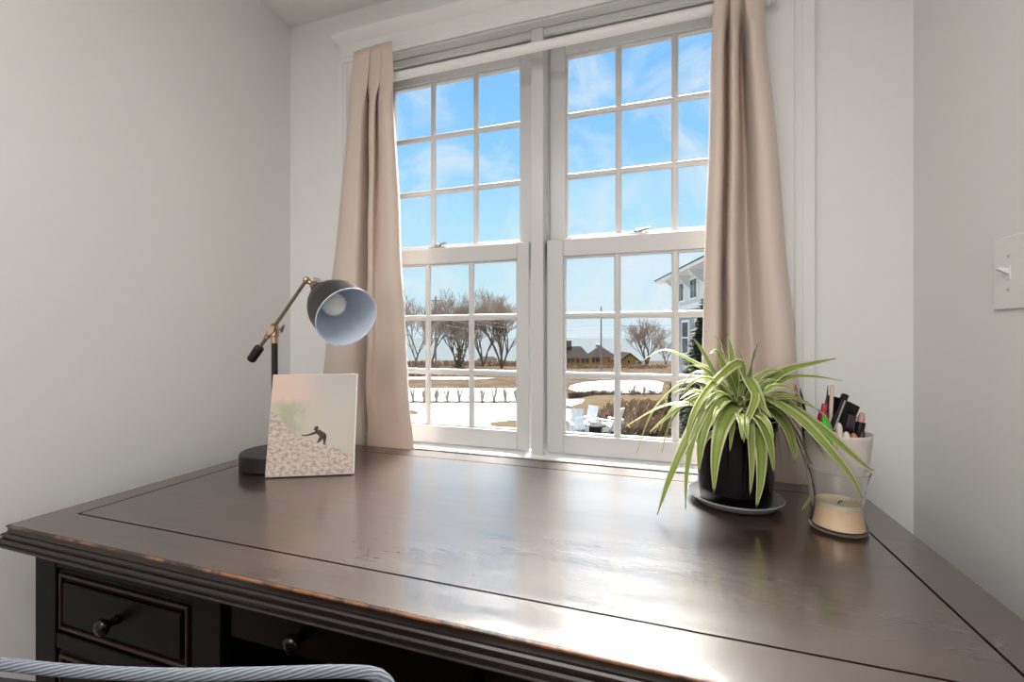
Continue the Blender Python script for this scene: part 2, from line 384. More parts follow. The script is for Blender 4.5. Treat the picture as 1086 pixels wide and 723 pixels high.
struct(MB().box((XL-.1, -2.8, ZC), (2.0, YW+WT, ZC+.1)).build('ceiling', M['ceil']), 'white ceiling just above the window', 'ceiling')
struct(MB().box((XL, -2.7, 0), (XL+.015, YW, .12)).build('baseboard_left', M['trim'], bevel=.004), 'white baseboard along the left wall', 'baseboard')

# casing, head moulding, mullion and stool
def casing(x0, x1, flip):
    m = MB(); m.box((x0, YW-.02, OZ0-.02), (x1, YW-.0005, OZ1))
    a, b = (x0, x0+.028) if flip else (x1-.028, x1)
    m.box((a, YW-.022, OZ0-.02), (b, YW-.02, OZ1))
    c0, c1 = (x0+.040, x0+.046) if flip else (x1-.046, x1-.040)
    m.box((c0, YW-.024, OZ0-.02), (c1, YW-.02, OZ1))
    return m
struct(casing(OX0-.115, OX0, True).build('trim_1', M['wall'], bevel=.003), 'white casing board left of the window, mostly behind the curtain', 'trim')
struct(casing(OX1, OX1+.115, False).build('trim_2', M['wall'], bevel=.003), 'white casing board right of the window, beside the tall curtain', 'trim')
hd = MB()
zt = EYE+1.0
prof = [(0, 0), (.022, 0), (.022, .012), (.026, .016), (.026, .060), (.034, .068), (.046, .084), (.050, .090), (.050, .096), (0, .096)]
pl = [Vector((OX0-.075-d*.9, YW-.0005-d, zt+z)) for d, z in prof]; pr = [Vector((OX1+.11, YW-.0005-d, zt+z)) for d, z in prof]
k = len(pl); hd.v += pl+pr; hd.f += [(i, (i+1) % k, k+(i+1) % k, k+i) for i in range(k)]; hd.f += [tuple(range(k))[::-1], tuple(range(k, 2*k))]
struct(hd.build('trim_3', M['wall'], smooth=25), 'painted head moulding running above the window', 'trim')
jm = MB()      # jambs, head stops and mullion post
jm.box((OX0, YW-.015, OZ0), (OX0+.008, YW+WT, OZ1)); jm.box((OX1-.008, YW-.015, OZ0), (OX1, YW+WT, OZ1))
jm.box((OX0, YW-.018, OZ1-.008), (OX1, YW+WT, OZ1-.0005))
jm.box((OX0+.008, 1.392, OZ1-.030), (OX1-.008, 1.405, OZ1-.008)); jm.box((OX0+.008, 1.432, OZ1-.020), (OX1-.008, 1.445, OZ1-.008))
jm.box((-.395, 1.385, OZ0), (-.354, YW+WT, OZ1-.004)); jm.box((-.400, 1.445, OZ0), (-.349, YW+WT, OZ1-.004))
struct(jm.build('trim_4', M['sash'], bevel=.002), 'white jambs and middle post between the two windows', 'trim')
st = MB(); st.box((OX0+.002, 1.345, EYE-.400), (OX1-.002, YW+WT, EYE-.376)); st.box((OX0-.13, 1.345, EYE-.400), (OX1+.13, YW-.021, EYE-.376))
struct(st.build('trim_5', M['trim'], bevel=.006, seg=3), 'white window stool just behind the desk', 'trim')

def frame_ring(m, x0, x1, z0, z1, gx0, gx1, gz0, gz1, y0, y1):
    m.box((x0, y0, z0), (gx0, y1, z1)); m.box((gx1, y0, z0), (x1, y1, z1))
    m.box((gx0, y0, z0), (gx1, y1, gz0)); m.box((gx0, y0, gz1), (gx1, y1, z1))
def bar(m, a, b, rad, sx, sy, dirv):    # rounded grille bar
    n = 12; a = Vector(a); b = Vector(b); t = (b-a).normalized(); side = t.cross(Vector((0, 1, 0))).normalized(); yv = Vector((0, 1, 0))
    base = len(m.v); rows = []
    L_ = (b-a).length
    for s_, f in ((0, .35), (.004, .8), (.010, 1), (L_-.010, 1), (L_-.004, .8), (L_, .35)):
        for k in range(n):
            th = 2*math.pi*k/n; m.v.append(a + t*s_ + side*(math.cos(th)*sx*f) + yv*(math.sin(th)*sy*f))
    for i in range(5):
        for k in range(n):
            k2 = (k+1) % n; m.f.append((base+i*n+k, base+i*n+k2, base+(i+1)*n+k2, base+(i+1)*n+k))
    m.f.append(tuple(base+k for k in reversed(range(n)))); m.f.append(tuple(base+5*n+k for k in range(n)))
def window(name, x0, x1, gx0, gx1, lab):
    root = empty(name, ((x0+x1)/2, 1.44, EYE-.371)); struct(root, lab, 'window')
    for part, z0, z1, g0, g1, y0, y1 in (('lower_sash', -.371, .315, -.309, .260, 1.408, 1.442), ('upper_sash', .272, .985, .330, .930, 1.448, 1.482)):
        m = MB(); frame_ring(m, x0, x1, EYE+z0, EYE+z1, gx0, gx1, EYE+g0, EYE+g1, y0, y1)
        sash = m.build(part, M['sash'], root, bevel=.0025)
        b_ = MB(); e = .006       # glazing bead
        frame_ring(b_, gx0-.001, gx1+.001, EYE+g0-.001, EYE+g1+.001, gx0+e, gx1-e, EYE+g0+e, EYE+g1-e, y0+.008, y1-.008)
        b_.build('glazing_bead', M['sash'], sash, bevel=.002)
        gm = MB(); yg = y0+.012
        for i in (1, 2):
            x = gx0 + (gx1-gx0)*i/3; bar(gm, (x, yg, EYE+g0-.004), (x, yg, EYE+g1+.004), 0, .0105, .0065, 0)
            z = EYE + g0 + (g1-g0)*i/3; bar(gm, (gx0-.004, yg, z), (gx1+.004, yg, z), 0, .0105, .0065, 0)
        gm.build('muntin', M['sash'], sash, smooth=50)
        MB().box((gx0, y0+.0215, EYE+g0), (gx1, y0+.0255, EYE+g1)).build('glass', M['glass'], sash)
        if part == 'lower_sash':
            lk = MB(); xm = gx0 + (gx1-gx0)*(.405 if 'left' in lab else .455); zt_ = EYE+z1
            lk.box((xm-.030, y0+.006, zt_), (xm+.030, y0+.028, zt_+.006)); lk.lathe([(0, .006), (.012, .006), (.012, .014), (.009, .017), (0, .017)], (xm, y0+.017, zt_), n=20)
            lk.tube([(xm, y0+.017, zt_+.014), (xm+.016, y0+.012, zt_+.015), (xm+.034, y0+.008, zt_+.017)], [.006, .005, .004], 10)
            lk.build('sash_lock', M['lockmetal'], sash, smooth=40)
window('window_1', -1.002, -.408, -.953, -.449, 'left double-hung sash window with white muntins')
window('window_2', -.348, .262, -.2945, .212, 'right double-hung sash window with white muntins')

# ------------------------------------------------------------------ desk
ZD = EYE-.370
DX0, DX1, DY0, DY1 = -1.226, .452, .527, 1.300
desk = empty('desk', ((DX0+DX1)/2, (DY0+DY1)/2, 0))
tag(desk, 'dark espresso wooden desk with a scratched glossy inlaid top, under the window', 'desk')
gx0, gx1, gy0, gy1 = -1.162, .378, .606, 1.231; g = .0042
t = MB()
zb = ZD-.012
t.box((DX0, DY0, zb), (DX1, gy0-g/2, ZD)); t.box((DX0, gy1+g/2, zb), (DX1, DY1, ZD))
t.box((DX0, gy0-g/2, zb), (gx0-g/2, gy1+g/2, ZD)); t.box((gx1+g/2, gy0-g/2, zb), (DX1, gy1+g/2, ZD))
t.box((gx0+g/2, gy0+g/2, zb), (gx1-g/2, gy1-g/2, ZD))
t.box((DX0+.004, DY0+.004, zb-.020), (DX1-.001, DY1-.001, zb-.0002))
t.build('desktop', M['desk'], desk)
# swept edge moulding along front and left side
def sweep_edge(prof, name, m):
    mb = MB(); rows = []
    for d, z in prof:
        rows.append([Vector((DX0-d, DY1, ZD+z)), Vector((DX0-d, DY0-d, ZD+z)), Vector((DX1-.001, DY0-d, ZD+z))])
    base = 0
    for r in rows: mb.v += r
    n = len(rows)
    for i in range(n-1):
        for j in range(2): mb.f.append((i*3+j, i*3+j+1, (i+1)*3+j+1, (i+1)*3+j))
    mb.f.append(tuple(i*3 for i in range(n))); mb.f.append(tuple(i*3+2 for i in reversed(range(n))))
    return mb.build(name, m, desk, smooth=30)
sweep_edge([(-.0005, -.0005), (.0015, -.0008), (.0028, -.0022), (.0028, -.0045), (-.0002, -.0060), (-.0002, -.0005)], 'worn_edge', M['worn'])
sweep_edge([(-.0003, -.0060), (.0006, -.0062), (-.003+.0038, -.011), (.0022, -.0145), (.0062, -.0150), (.0085, -.0175), (.0085, -.0205), (.0062, -.0225), (.0062, -.0240),
            (.0105, -.0245), (.0128, -.0275), (.0128, -.0305), (.0105, -.0330), (.0105, -.0345), (.0135, -.0350), (.0150, -.0375), (.0135, -.0400), (.010, -.0410), (-.010, -.0410), (-.010, -.0060)], 'edge_moulding', M['edge'])
for (u, v, l, a) in ((380, 566, 9, 10), (408, 565, 6, 25), (373, 574, 7, 30), (394, 570, 10, 20), (391, 578, 16, 95), (380, 581, 8, 15), (405, 584, 10, 15), (374, 591, 12, 15), (383, 589, 8, 0), (395, 591, 9, 10), (500, 609, 6, 10), (640, 594, 5, 40), (420, 585, 5, 10)):
    p = PZ(u, v, ZD+.0003); q = PZ(u+l*math.cos(R(a)), v+l*.35*math.sin(R(a)) if a < 60 else v+l, ZD+.0003)
    dv = (q-p); wv = Vector((-dv.y, dv.x, 0)).normalized()*.0016
    m_ = p.lerp(q, .4); sc_m = MB(); sc_m.v = [p, m_+wv, q, m_-wv]; sc_m.f = [(0, 1, 2, 3)]; sc_m.build('scuff_mark', M['scuff'], desk)
# carcass
bx0, bx1, by0, by1 = -1.19, .440, .55, 1.27
def pedestal(x0, x1):
    m = MB(); m.box((x0, by0+.012, .0), (x1, by1, ZD-.042)); m.box((x0-.004, by0-.004, 0), (x1+.004, by1, .09))
    for xa, xb in ((x0, x0+.065), (x1-.065, x1)): m.box((xa, by0, .09), (xb, by0+.012, ZD-.042))
    for za, zb_ in ((ZD-.080, ZD-.042), (ZD-.238, ZD-.208), (ZD-.43, ZD-.40), (.09, .11)): m.box((x0+.065, by0+.001, za), (x1-.065, by0+.012, zb_))
    o = m.build('pedestal', M['carcass'], desk, bevel=.002)
    for z0, z1 in ((ZD-.206, ZD-.082), (ZD-.398, ZD-.240), (.113, ZD-.432)):
        d = MB(); xa, xb = x0+.068, x1-.068
        d.box((xa, by0+.004, z0), (xb, by0+.014, z1)); d.box((xa+.022, by0-.002, z0+.022), (xb-.022, by0+.004, z1-.022))
        dr = d.build('drawer', M['carcass'], desk, bevel=.003)
        fr = MB(); e = .006; frame_ring_xz(fr, xa+.008, xb-.008, z0+.008, z1-.008, e, by0-.001, by0+.005); fr.build('bead_moulding', M['redline'], dr, bevel=.002)
        kx, kz = (x0+x1)/2, (z0+z1)/2
        MB().lathe([(0, 0), (.009, 0), (.007, .006), (.006, .012), (.010, .018), (.0145, .022), (.0150, .027), (.012, .032), (.006, .0345), (0, .035)], (kx, by0-.001, kz), (0, -1, 0), 24).build('knob', M['knobblack'], dr, smooth=True)
def frame_ring_xz(m, x0, x1, z0, z1, e, y0, y1):
    m.box((x0, y0, z0), (x0+e, y1, z1)); m.box((x1-e, y0, z0), (x1, y1, z1)); m.box((x0+e, y0, z0), (x1-e, y1, z0+e)); m.box((x0+e, y0, z1-e), (x1-e, y1, z1))
pedestal(bx0, bx0+.50); pedestal(bx1-.50, bx1)
m = MB(); m.box((bx0+.50, by0+.012, ZD-.13), (bx1-.50, by0+.030, ZD-.042)); m.build('apron', M['carcass'], desk, bevel=.002)
m = MB(); m.box((bx0+.50, by1-.02, .12), (bx1-.50, by1, ZD-.042)); m.build('modesty_panel', M['carcass'], desk)
d = MB(); d.box((bx0+.52, by0+.002, ZD-.122), (bx1-.52, by0+.012, ZD-.050)); dr = d.build('drawer', M['carcass'], desk, bevel=.003)
for kx in (-.52, -.23):
    MB().lathe([(0, 0), (.009, 0), (.006, .012), (.0145, .022), (.012, .032), (0, .035)], (kx, by0+.002, ZD-.086), (0, -1, 0), 24).build('knob', M['knobblack'], dr, smooth=True)

# ------------------------------------------------------------------ curtains and rod
rod = empty('curtain_rod', (-.36, 1.318, EYE+.887)); tag(rod, 'white curtain rod across the top of the window', 'curtain rod')
ry, rz = 1.318, EYE+.887
MB().tube([(-.985, ry, rz), (.262, ry, rz)], .0135, 20).build('pole', M['rodwhite'], rod, smooth=50)
for x in (-.985, .262):
    s_ = -1 if x < 0 else 1
    MB().lathe([(0, 0), (.014, 0), (.017, .004), (.017, .010), (.010, .014), (.013, .020), (.010, .027), (0, .030)], (x, ry, rz), (s_, 0, 0), 20).build('finial', M['rodwhite'], rod, smooth=True)
    MB().tube([(x-s_*.014, ry, rz), (x-s_*.014, ry+.010, rz+.004), (x-s_*.014, YW-.02, rz+.004)], .006, 10).build('bracket', M['rodwhite'], rod, smooth=True)
def curtain(name, top, bot, vt, vb, ztop, zbot, lab, flare=1.0):
    # control points: pixel column at the two measured heights, and depth of the fold
    rows = []; nz, ns = 60, 140
    def ycol(dy, q): return 1.285 + .014*q + dy*1.25
    tp = [(PY(u, vt, min(ycol(dy, 0), 1.33)).x, dy) for u, dy in top]; bp = [(PY(u, vb, min(ycol(dy, 1), 1.345)).x, dy) for u, dy in bot]
    zt_, zb_ = PY(top[0][0], vt, 1.315).z, PY(bot[0][0], vb, 1.325).z
    rnd = random.Random(name + lab)
    ph = [rnd.uniform(0, 6) for _ in range(6)]
    for i in range(nz+1):
        f = i/nz; z = ztop + (zbot-ztop)*f
        q = (z-zt_)/(zb_-zt_); qq = max(-.15, min(1.1, q)); e = qq**flare if qq > 0 else qq*.6
        pin = math.exp(-((z-rz)/.030)**2)      # gathered at the rod pocket
        cp = []
        for (xa, ya), (xb, yb) in zip(tp, bp):
            x = xa + (xb-xa)*e; dy = ya + (yb-ya)*max(0, qq)
            y = ycol(dy, max(0, min(1, qq)))
            if z > rz-.10: y -= (y-1.288)*.85*max(0, min(1, (z-rz+.10)/.07))
            cp.append(Vector((x, y, 0)))
        sp = spline(cp, ns); row = []
        for j, p in enumerate(sp):
            s_ = j/ns
            wv = .0022*math.sin(9*z+ph[0]+s_*5)+.0016*math.sin(21*z+ph[1]-s_*9)+.0012*math.sin(s_*46+ph[2]+z*2)
            amp = .3+.7*min(1, max(0, qq*1.5))
            y = p.y + wv*amp
            ylim = 1.385 if (-.992 < p.x < .250 and ZD+.05 < z < OZ1-.09) else 1.3425
            y = min(y, ylim); k_ = max(0, min(1, (ZD+.24-z)/.23)); y += (max(y, 1.3035+.3*max(0, y-1.255))-y)*k_*k_*(3-2*k_)
            if z < ZD+.012: y = min(max(y, 1.3035), 1.3425)
            row.append(Vector((p.x + .0012*math.sin(13*z+ph[3]), y, z)))
        rows.append(row)
    return MB().grid(rows)
LT = [(378, .020), (380, -.006), (385, -.014), (390, -.006), (391.5, .060), (392.5, .060), (392, -.004), (395, -.024), (399, -.020), (400, .020), (401, -.012), (406, -.026), (412, -.016), (414, .012), (413, .030)]
LB = [(337, .018), (342, -.008), (356, -.014), (372, -.002), (385, .022), (388.5, .065), (389.5, .065), (388, .004), (391, -.022), (398, -.018), (408, -.020), (421, -.026), (432, -.016), (436, .004), (434, .022)]
c = curtain('curtain', LT, LB, 70, 470, EYE+.985, ZD-.06, 'left', .85).build('curtain', M['curtain'], smooth=True, solid=.002)
tag(c, 'beige curtain panel left of the window, behind the black desk lamp', 'curtain', 'beige curtain panels')
RTp = [(760, .028), (757, .012), (759, -.012), (765, -.026), (770, -.014), (772, .065), (775, .065), (775.5, -.004), (779, -.028), (784, -.012), (786, .065), (790, .065), (790, .000), (794, -.026), (802, -.022), (806, -.004), (807, .022)]
RB = [(744, .024), (741, .008), (744, -.014), (752, -.020), (760, -.010), (766, .050), (769, .055), (769, .010), (772, -.016), (780, -.020), (789, .002), (799, .024), (808, .022), (818, -.004), (832, -.024), (848, -.018), (854, .014)]
c = curtain('curtain', RTp, RB, 4, 490, EYE+.985, ZD-.06, 'right', .9).build('curtain', M['curtain'], smooth=True, solid=.002)
tag(c, 'beige curtain panel right of the window, behind the potted plant', 'curtain', 'beige curtain panels')

# ------------------------------------------------------------------ light switch
sy, sz = 1.042, EYE+.117
sw = empty('light_switch', (XR, sy, sz)); tag(sw, 'white toggle light switch plate on the right wall', 'light switch')
MB().box((XR-.006, sy-.040, sz-.066), (XR-.0003, sy+.040, sz+.066)).build('cover_plate', M['plate'], sw, bevel=.003, seg=3)
MB().box((XR-.0075, sy-.006, sz-.013), (XR-.006, sy+.006, sz+.013)).build('collar', M['plate'], sw, bevel=.001)
MB().prism([(XR-.006, sy-.004, sz-.004), (XR-.006, sy-.004, sz+.007), (XR-.022, sy-.004, sz+.011), (XR-.023, sy-.004, sz+.006)], (0, .008, 0)).build('toggle', M['plate'], sw, bevel=.001)
for dz in (-.030, .030):
    MB().lathe([(0, 0), (.003, 0), (.0025, .0012), (0, .0014)], (XR-.006, sy, sz+dz), (-1, 0, 0), 12).build('screw', M['silver'], sw, smooth=True)

# ------------------------------------------------------------------ desk lamp
lb = Vector((-1.057, 1.010, ZD))
lamp = empty('desk_lamp', lb); tag(lamp, 'black adjustable desk lamp with brass joints and a bowl shade', 'desk lamp')
base_r = .089
MB().lathe([(0, .0003), (base_r-.004, .0003), (base_r, .004), (base_r, .042), (base_r-.003, .046), (.012, .048), (0, .048)], lb, n=64).build('base', M['blackmetal'], lamp, smooth=30)
LD = depth_of(lb)
ptop = Vector((lb.x, lb.y, EYE-.012))
MB().tube([lb+Vector((0, 0, .046)), ptop], .0085, 20).build('pole', M['blackmetal'], lamp, smooth=50)
jn = Vector((lb.x, lb.y, EYE+.022))
clamp = MB().lathe([(0, -.038), (.0095, -.038), (.0095, -.020), (.012, -.018), (.012, -.006), (.009, 0), (0, .001)], jn, n=20).build('clamp', M['brass'], lamp, smooth=40)
head = V(325, 297, LD-.035); cwt = V(266, 382, LD+.012)
ad_ = (head-cwt).normalized()
jn2 = jn + ad_*0
# arm passes the clamp
off = jn - (cwt + ad_*((jn-cwt).dot(ad_)))
off = off*0
armA = cwt + ad_*.040
MB().tube([armA, head], .0048, 14).build('arm', M['bronze'], lamp, smooth=50)
MB().tube([cwt, cwt+ad_*.003, cwt+ad_*.048, cwt+ad_*.051], [.0105, .013, .013, .0105], 20).build('counterweight', M['blackmetal'], lamp, smooth=50)
pj = cwt + ad_*((jn-cwt).dot(ad_))
k_ = MB(); side = ad_.cross(FW).normalized()
k_.tube([pj-ad_*.016, pj+ad_*.016], .0105, 16); k_.tube([pj-FW*.012, pj+FW*.012], .011, 16)
k_.tube([pj+RT*.004, pj+RT*.026+UP*.002], .0045, 10); k_.tube([pj-ad_*.030, pj-ad_*.022], .0075, 14); k_.tube([pj, jn-UP*.004], .009, 14)
k_.build('pivot_joint', M['brass'], clamp, smooth=40)
k_ = MB(); kc = pj+RT*.030+UP*.002; k_.obox(kc, RT*.003, FW*.004+UP*.002, (UP*.010+FW*-.004+RT*.005)); k_.build('wing_nut', M['bronze'], clamp, bevel=.002)
rimC = V(368.5, 336.5, 1.140); neck = V(343, 311.5, 1.228)
A = (rimC-neck).normalized(); SL = (rimC-neck).length
# swivel knuckle + socket
kn = MB(); kn.lathe([(0, -.010), (.007, -.008), (.010, 0), (.007, .008), (0, .010)], head, ad_, 16); s0 = neck - A*.060
kn.tube([head, s0], .0065, 12)
kn.build('swivel', M['brass'], lamp, smooth=True)
sk = MB().lathe([(0, -.066), (.011, -.066), (.0135, -.062), (.0135, -.046), (.0165, -.044), (.0165, -.026), (0, -.026)], neck, A, 28).build('socket', M['brass'], lamp, smooth=35)
pp = MB()
w1 = A.cross(UP).normalized(); w2 = w1.cross(A)
pp.obox(neck-A*.044+w2*.021, A*.018, w1*.008, w2*.0015); pp.build('bracket', M['silver'], sk, bevel=.001)
rr = .080
outp = [(.0175, -.026), (.0235, -.025), (.0270, -.020), (.0275, -.006), (.0255, -.004), (.0255, .0), (.031, .003), (.041, .013), (.051, .027), (.060, .043), (.069, .065), (.075, .088), (rr-.0012, SL-.006), (rr, SL-.002), (rr+.0004, SL)]
inp = [(rr-.0015, SL), (rr-.003, SL-.006), (.0730, .088), (.067, .065), (.058, .044), (.049, .029), (.039, .016), (.028, .006), (.0, .005)]
MB().lathe(outp + [(rr-.0005, SL+.0005)], neck, A, 64).build('lamp_shade', M['blackmetal'], lamp, smooth=50)
shade = lamp.children[-1]
MB().lathe([(rr+.0012, SL-.0012), (rr+.0012, SL+.0008), (rr-.0008, SL+.0008)]+inp, neck, A, 64).build('shade_lining', M['shadein'], shade, smooth=60)
bc = neck + A*.066
MB().lathe([(.0, -.050), (.013, -.050), (.014, -.034), (.020, -.026), (.029, -.014), (.0325, 0), (.030, .013), (.022, .024), (.010, .031), (0, .0325)], bc, A, 32).build('bulb', M['bulb'], lamp, smooth=True)
MB().lathe([(0, .0), (.0145, .0), (.0145, .018), (0, .018)], neck+A*.0055, A, 24).build('bulb_holder', M['blackmetal'], lamp, smooth=40)

# ------------------------------------------------------------------ canvas print leaning on the lamp
W_, H_, T_ = .223, .272, .012
bl = Vector((-.984, .908, ZD)); bdir = Vector((.893, .449, 0)).normalized(); nb = Vector((-bdir.y, bdir.x, 0)); th = R(12.0)
zax = nb*math.sin(th)+UP*math.cos(th); yax = nb*math.cos(th)-UP*math.sin(th)
cv = empty('canvas_print', bl)
tag(cv, 'small square canvas print of a surfer on a wave, leaning against the lamp', 'picture')
def cpt(x, y, z): return bl + bdir*x + yax*y + zax*(z+T_*math.sin(th)+.0005)
def cbox(m, x0, y0, z0, x1, y1, z1):
    return m.obox(cpt((x0+x1)/2, (y0+y1)/2, (z0+z1)/2), bdir*((x1-x0)/2), yax*((y1-y0)/2), zax*((z1-z0)/2))
cbox(MB(), 0, .0006, 0, W_, T_, H_).build('canvas_block', M['canvas'], cv, bevel=.0015)
def print_mat():
    m = bpy.data.materials.new('wave_photo_print'); m.use_nodes = True
    nt = m.node_tree; N = nt.nodes; L = nt.links; b = N['Principled BSDF']; b.inputs['Roughness'].default_value = .45
    uv = N.new('ShaderNodeUVMap'); sep = N.new('ShaderNodeSeparateXYZ'); L.new(uv.outputs[0], sep.inputs[0])
    S, T = sep.outputs[0], sep.outputs[1]
    def math_(op, a, b2, c2=None):
        n = N.new('ShaderNodeMath'); n.operation = op
        for i, x in enumerate((a, b2, c2)):
            if x is None: continue
            if isinstance(x, (int, float)): n.inputs[i].default_value = x
            else: L.new(x, n.inputs[i])
        return n.outputs[0]
    def noise(scale, sx=1, sy=1, det=6):
        mp = N.new('ShaderNodeMapping'); mp.inputs['Scale'].default_value = (sx, sy, 1); mp.inputs['Rotation'].default_value = (0, 0, .35); L.new(uv.outputs[0], mp.inputs[0])
        n = N.new('ShaderNodeTexNoise'); n.inputs['Scale'].default_value = scale; n.inputs['Detail'].default_value = det; n.inputs['Roughness'].default_value = .65; L.new(mp.outputs[0], n.inputs['Vector']); return n.outputs[0]
    def sstep(x, a, b2):
        n = N.new('ShaderNodeMapRange'); n.interpolation_type = 'SMOOTHSTEP'; n.inputs['From Min'].default_value = a; n.inputs['From Max'].default_value = b2; L.new(x, n.inputs[0]); return n.outputs[0]
    def mix(f, a, b2):
        n = N.new('ShaderNodeMix'); n.data_type = 'RGBA'; L.new(f, n.inputs['Factor'])
        for k_, x in (('A', a), ('B', b2)):
            if isinstance(x, tuple): n.inputs[k_].default_value = (*x, 1)
            else: L.new(x, n.inputs[k_])
        return n.outputs['Result']
    n1 = noise(5, 1, 1); n2 = noise(19, 1, 1.7, 9); n3 = noise(9, 1, 1)
    sky = mix(sstep(S, .2, .8), (.62, .46, .37), (.42, .42, .41))
    wave = mix(sstep(math_('ADD', S, math_('MULTIPLY', n1, .4)), .25, .8), (.44, .43, .30), (.50, .45, .37))
    lip = sstep(math_('ADD', T, math_('MULTIPLY', n3, .16)), .86, .74)      # wave top near t ~ .78
    c1 = mix(lip, sky, wave)
    # mist on the right half fades the wave into sky
    c1 = mix(math_('MULTIPLY', sstep(S, .45, .75), .75), c1, (.47, .44, .40))
    dk = sstep(math_('ADD', math_('MULTIPLY', n3, .5), math_('ABSOLUTE', math_('SUBTRACT', S, .22), 0)), .42, .28)
    c1 = mix(math_('MULTIPLY', math_('MULTIPLY', dk, lip), .40), c1, (.24, .25, .14))
    foam = mix(sstep(n2, .36, .60), (.30, .25, .225), (.58, .47, .40))
    # foam edge: high on the left edge, falling to the right
    edge = math_('ADD', math_('MULTIPLY_ADD', S, -.27, .47), math_('MULTIPLY', sstep(S, .34, 0.0), .17))
    below = sstep(math_('SUBTRACT', math_('ADD', edge, math_('MULTIPLY_ADD', n1, .08, -.04)), T), -.012, .02)
    L.new(mix(below, c1, foam), b.inputs['Base Color']); return m
pm = MB(); pm.v = [cpt(0.0012, 0, .0012), cpt(W_-.0012, 0, .0012), cpt(W_-.0012, 0, H_-.0012), cpt(.0012, 0, H_-.0012), cpt(0.0012, .0008, .0012), cpt(W_-.0012, .0008, .0012), cpt(W_-.0012, .0008, H_-.0012), cpt(.0012, .0008, H_-.0012)]
pm.f = [(0, 1, 2, 3), (7, 6, 5, 4), (0, 4, 5, 1), (1, 5, 6, 2), (2, 6, 7, 3), (3, 7, 4, 0)]; pm.uv = [(0, 0), (1, 0), (1, 1), (0, 1)]*2
pr_o = pm.build('print', print_mat(), cv)
def flat(m, pts):      # flat printed shape in canvas fractions
    n = len(m.v); m.v += [cpt(s*W_, -.0004, t_*H_) for s, t_ in pts]; m.f.append(tuple(range(n, n+len(pts))))
sf = MB()
flat(sf, [(.515, .440), (.530, .470), (.560, .478), (.572, .462), (.568, .440), (.545, .430)])             # head
flat(sf, [(.530, .432), (.585, .440), (.660, .400), (.670, .372), (.640, .345), (.600, .365), (.560, .395)])   # torso
flat(sf, [(.545, .428), (.480, .405), (.420, .392), (.385, .398), (.370, .392), (.420, .380), (.490, .388), (.555, .402)])   # trailing arm
flat(sf, [(.585, .372), (.630, .350), (.605, .325), (.572, .312), (.552, .310), (.570, .330)])            # front leg
flat(sf, [(.625, .372), (.672, .380), (.665, .335), (.660, .300), (.672, .288), (.640, .292), (.632, .330)])  # back leg
sf.build('printed_surfer', mat('wetsuit_ink', (.035, .015, .012), .5), pr_o)

# ------------------------------------------------------------------ potted spider plant
pc = Vector((.1596, 1.114, ZD)); 
sau = MB().lathe([(0, .0005), (.070, .0005), (.088, .006), (.0965, .016), (.0985, .018), (.0965, .0205), (.086, .010), (.070, .006), (0, .0055)], pc, n=64).build('plant_saucer', M['saucer'], smooth=50)
tag(sau, 'round grey glazed saucer under the black plant pot', 'saucer')
plant = empty('spider_plant', pc+Vector((0, 0, .006)))
tag(plant, 'spider plant with long striped arching leaves in a glossy black pot', 'potted plant')
pb = pc+Vector((0, 0, .0062))
MB().lathe([(0, 0), (.068, 0), (.073, .003), (.0775, .05), (.080, .12), (.081, .160), (.0845, .163), (.0855, .168), (.0855, .181), (.084, .185), (.080, .185), (.079, .180), (.078, .168), (0, .168)], pb, n=64).build('plant_pot', M['pot'], plant, smooth=35)
MB().lathe([(0, .172), (.03, .174), (.06, .171), (.0775, .168)], pb, n=32).build('soil', M['soil'], plant, smooth=True)
crown = pb + Vector((0, 0, .176))
def leaf(pts, wpx, fold=.35, tw=0, wp=None):
    """A strap leaf along measured points (pixel column, row, depth); width in metres from px."""
    P = [V(*p) for p in pts]; n = 22
    L_ = spline(P, n); mb = MB(); uv = []
    Dm = sum(p[2] for p in pts)/len(pts); W = wpx*Dm/F/2
    prev = None
    for i, p in enumerate(L_):
        t_ = i/(n-1)
        tg = (L_[min(i+1, n-1)]-L_[max(i-1, 0)]).normalized()
        out = Vector((p.x-pc.x, p.y-pc.y, 0))
        if out.length < 1e-4: out = Vector((0, -1, 0))
        # blade faces up and outward
        nrm = UP*1.0 + out.normalized()*.55 - FW*.35
        nrm = (nrm - tg*nrm.dot(tg))
        if nrm.length < .05: nrm = (prev or -FW) - tg*((prev or -FW).dot(tg))
        nrm.normalize()
        if prev is not None:
            nrm = (nrm*.5+prev*.5); nrm = (nrm - tg*nrm.dot(tg)).normalized()
        prev = nrm
        sd_ = tg.cross(nrm).normalized()
        if tw:
            a_ = tw*t_; sd_, nrm = sd_*math.cos(a_)+nrm*math.sin(a_), nrm*math.cos(a_)-sd_*math.sin(a_)
        wv = W*(.55+.45*min(1, t_/.25))*min(1, ((1-t_)/.55))**.75 if t_ > .45 else W*(.55+.45*min(1, t_/.25))
        wv = max(wv, .0004)
        for k_, x in enumerate((-1, -.5, 0, .5, 1)):
            mb.v.append(p + sd_*(x*wv) + nrm*(abs(x)*wv*fold)); uv.append(((x+1)/2, t_))
    for i in range(n-1):
        for k_ in range(4): a_ = i*5+k_; mb.f.append((a_, a_+1, a_+6, a_+5))
    mb.uv = uv
    return mb.build('leaf', M['leaf'], plant, smooth=True, solid=.0004)
CR = (786, 432, 1.0)
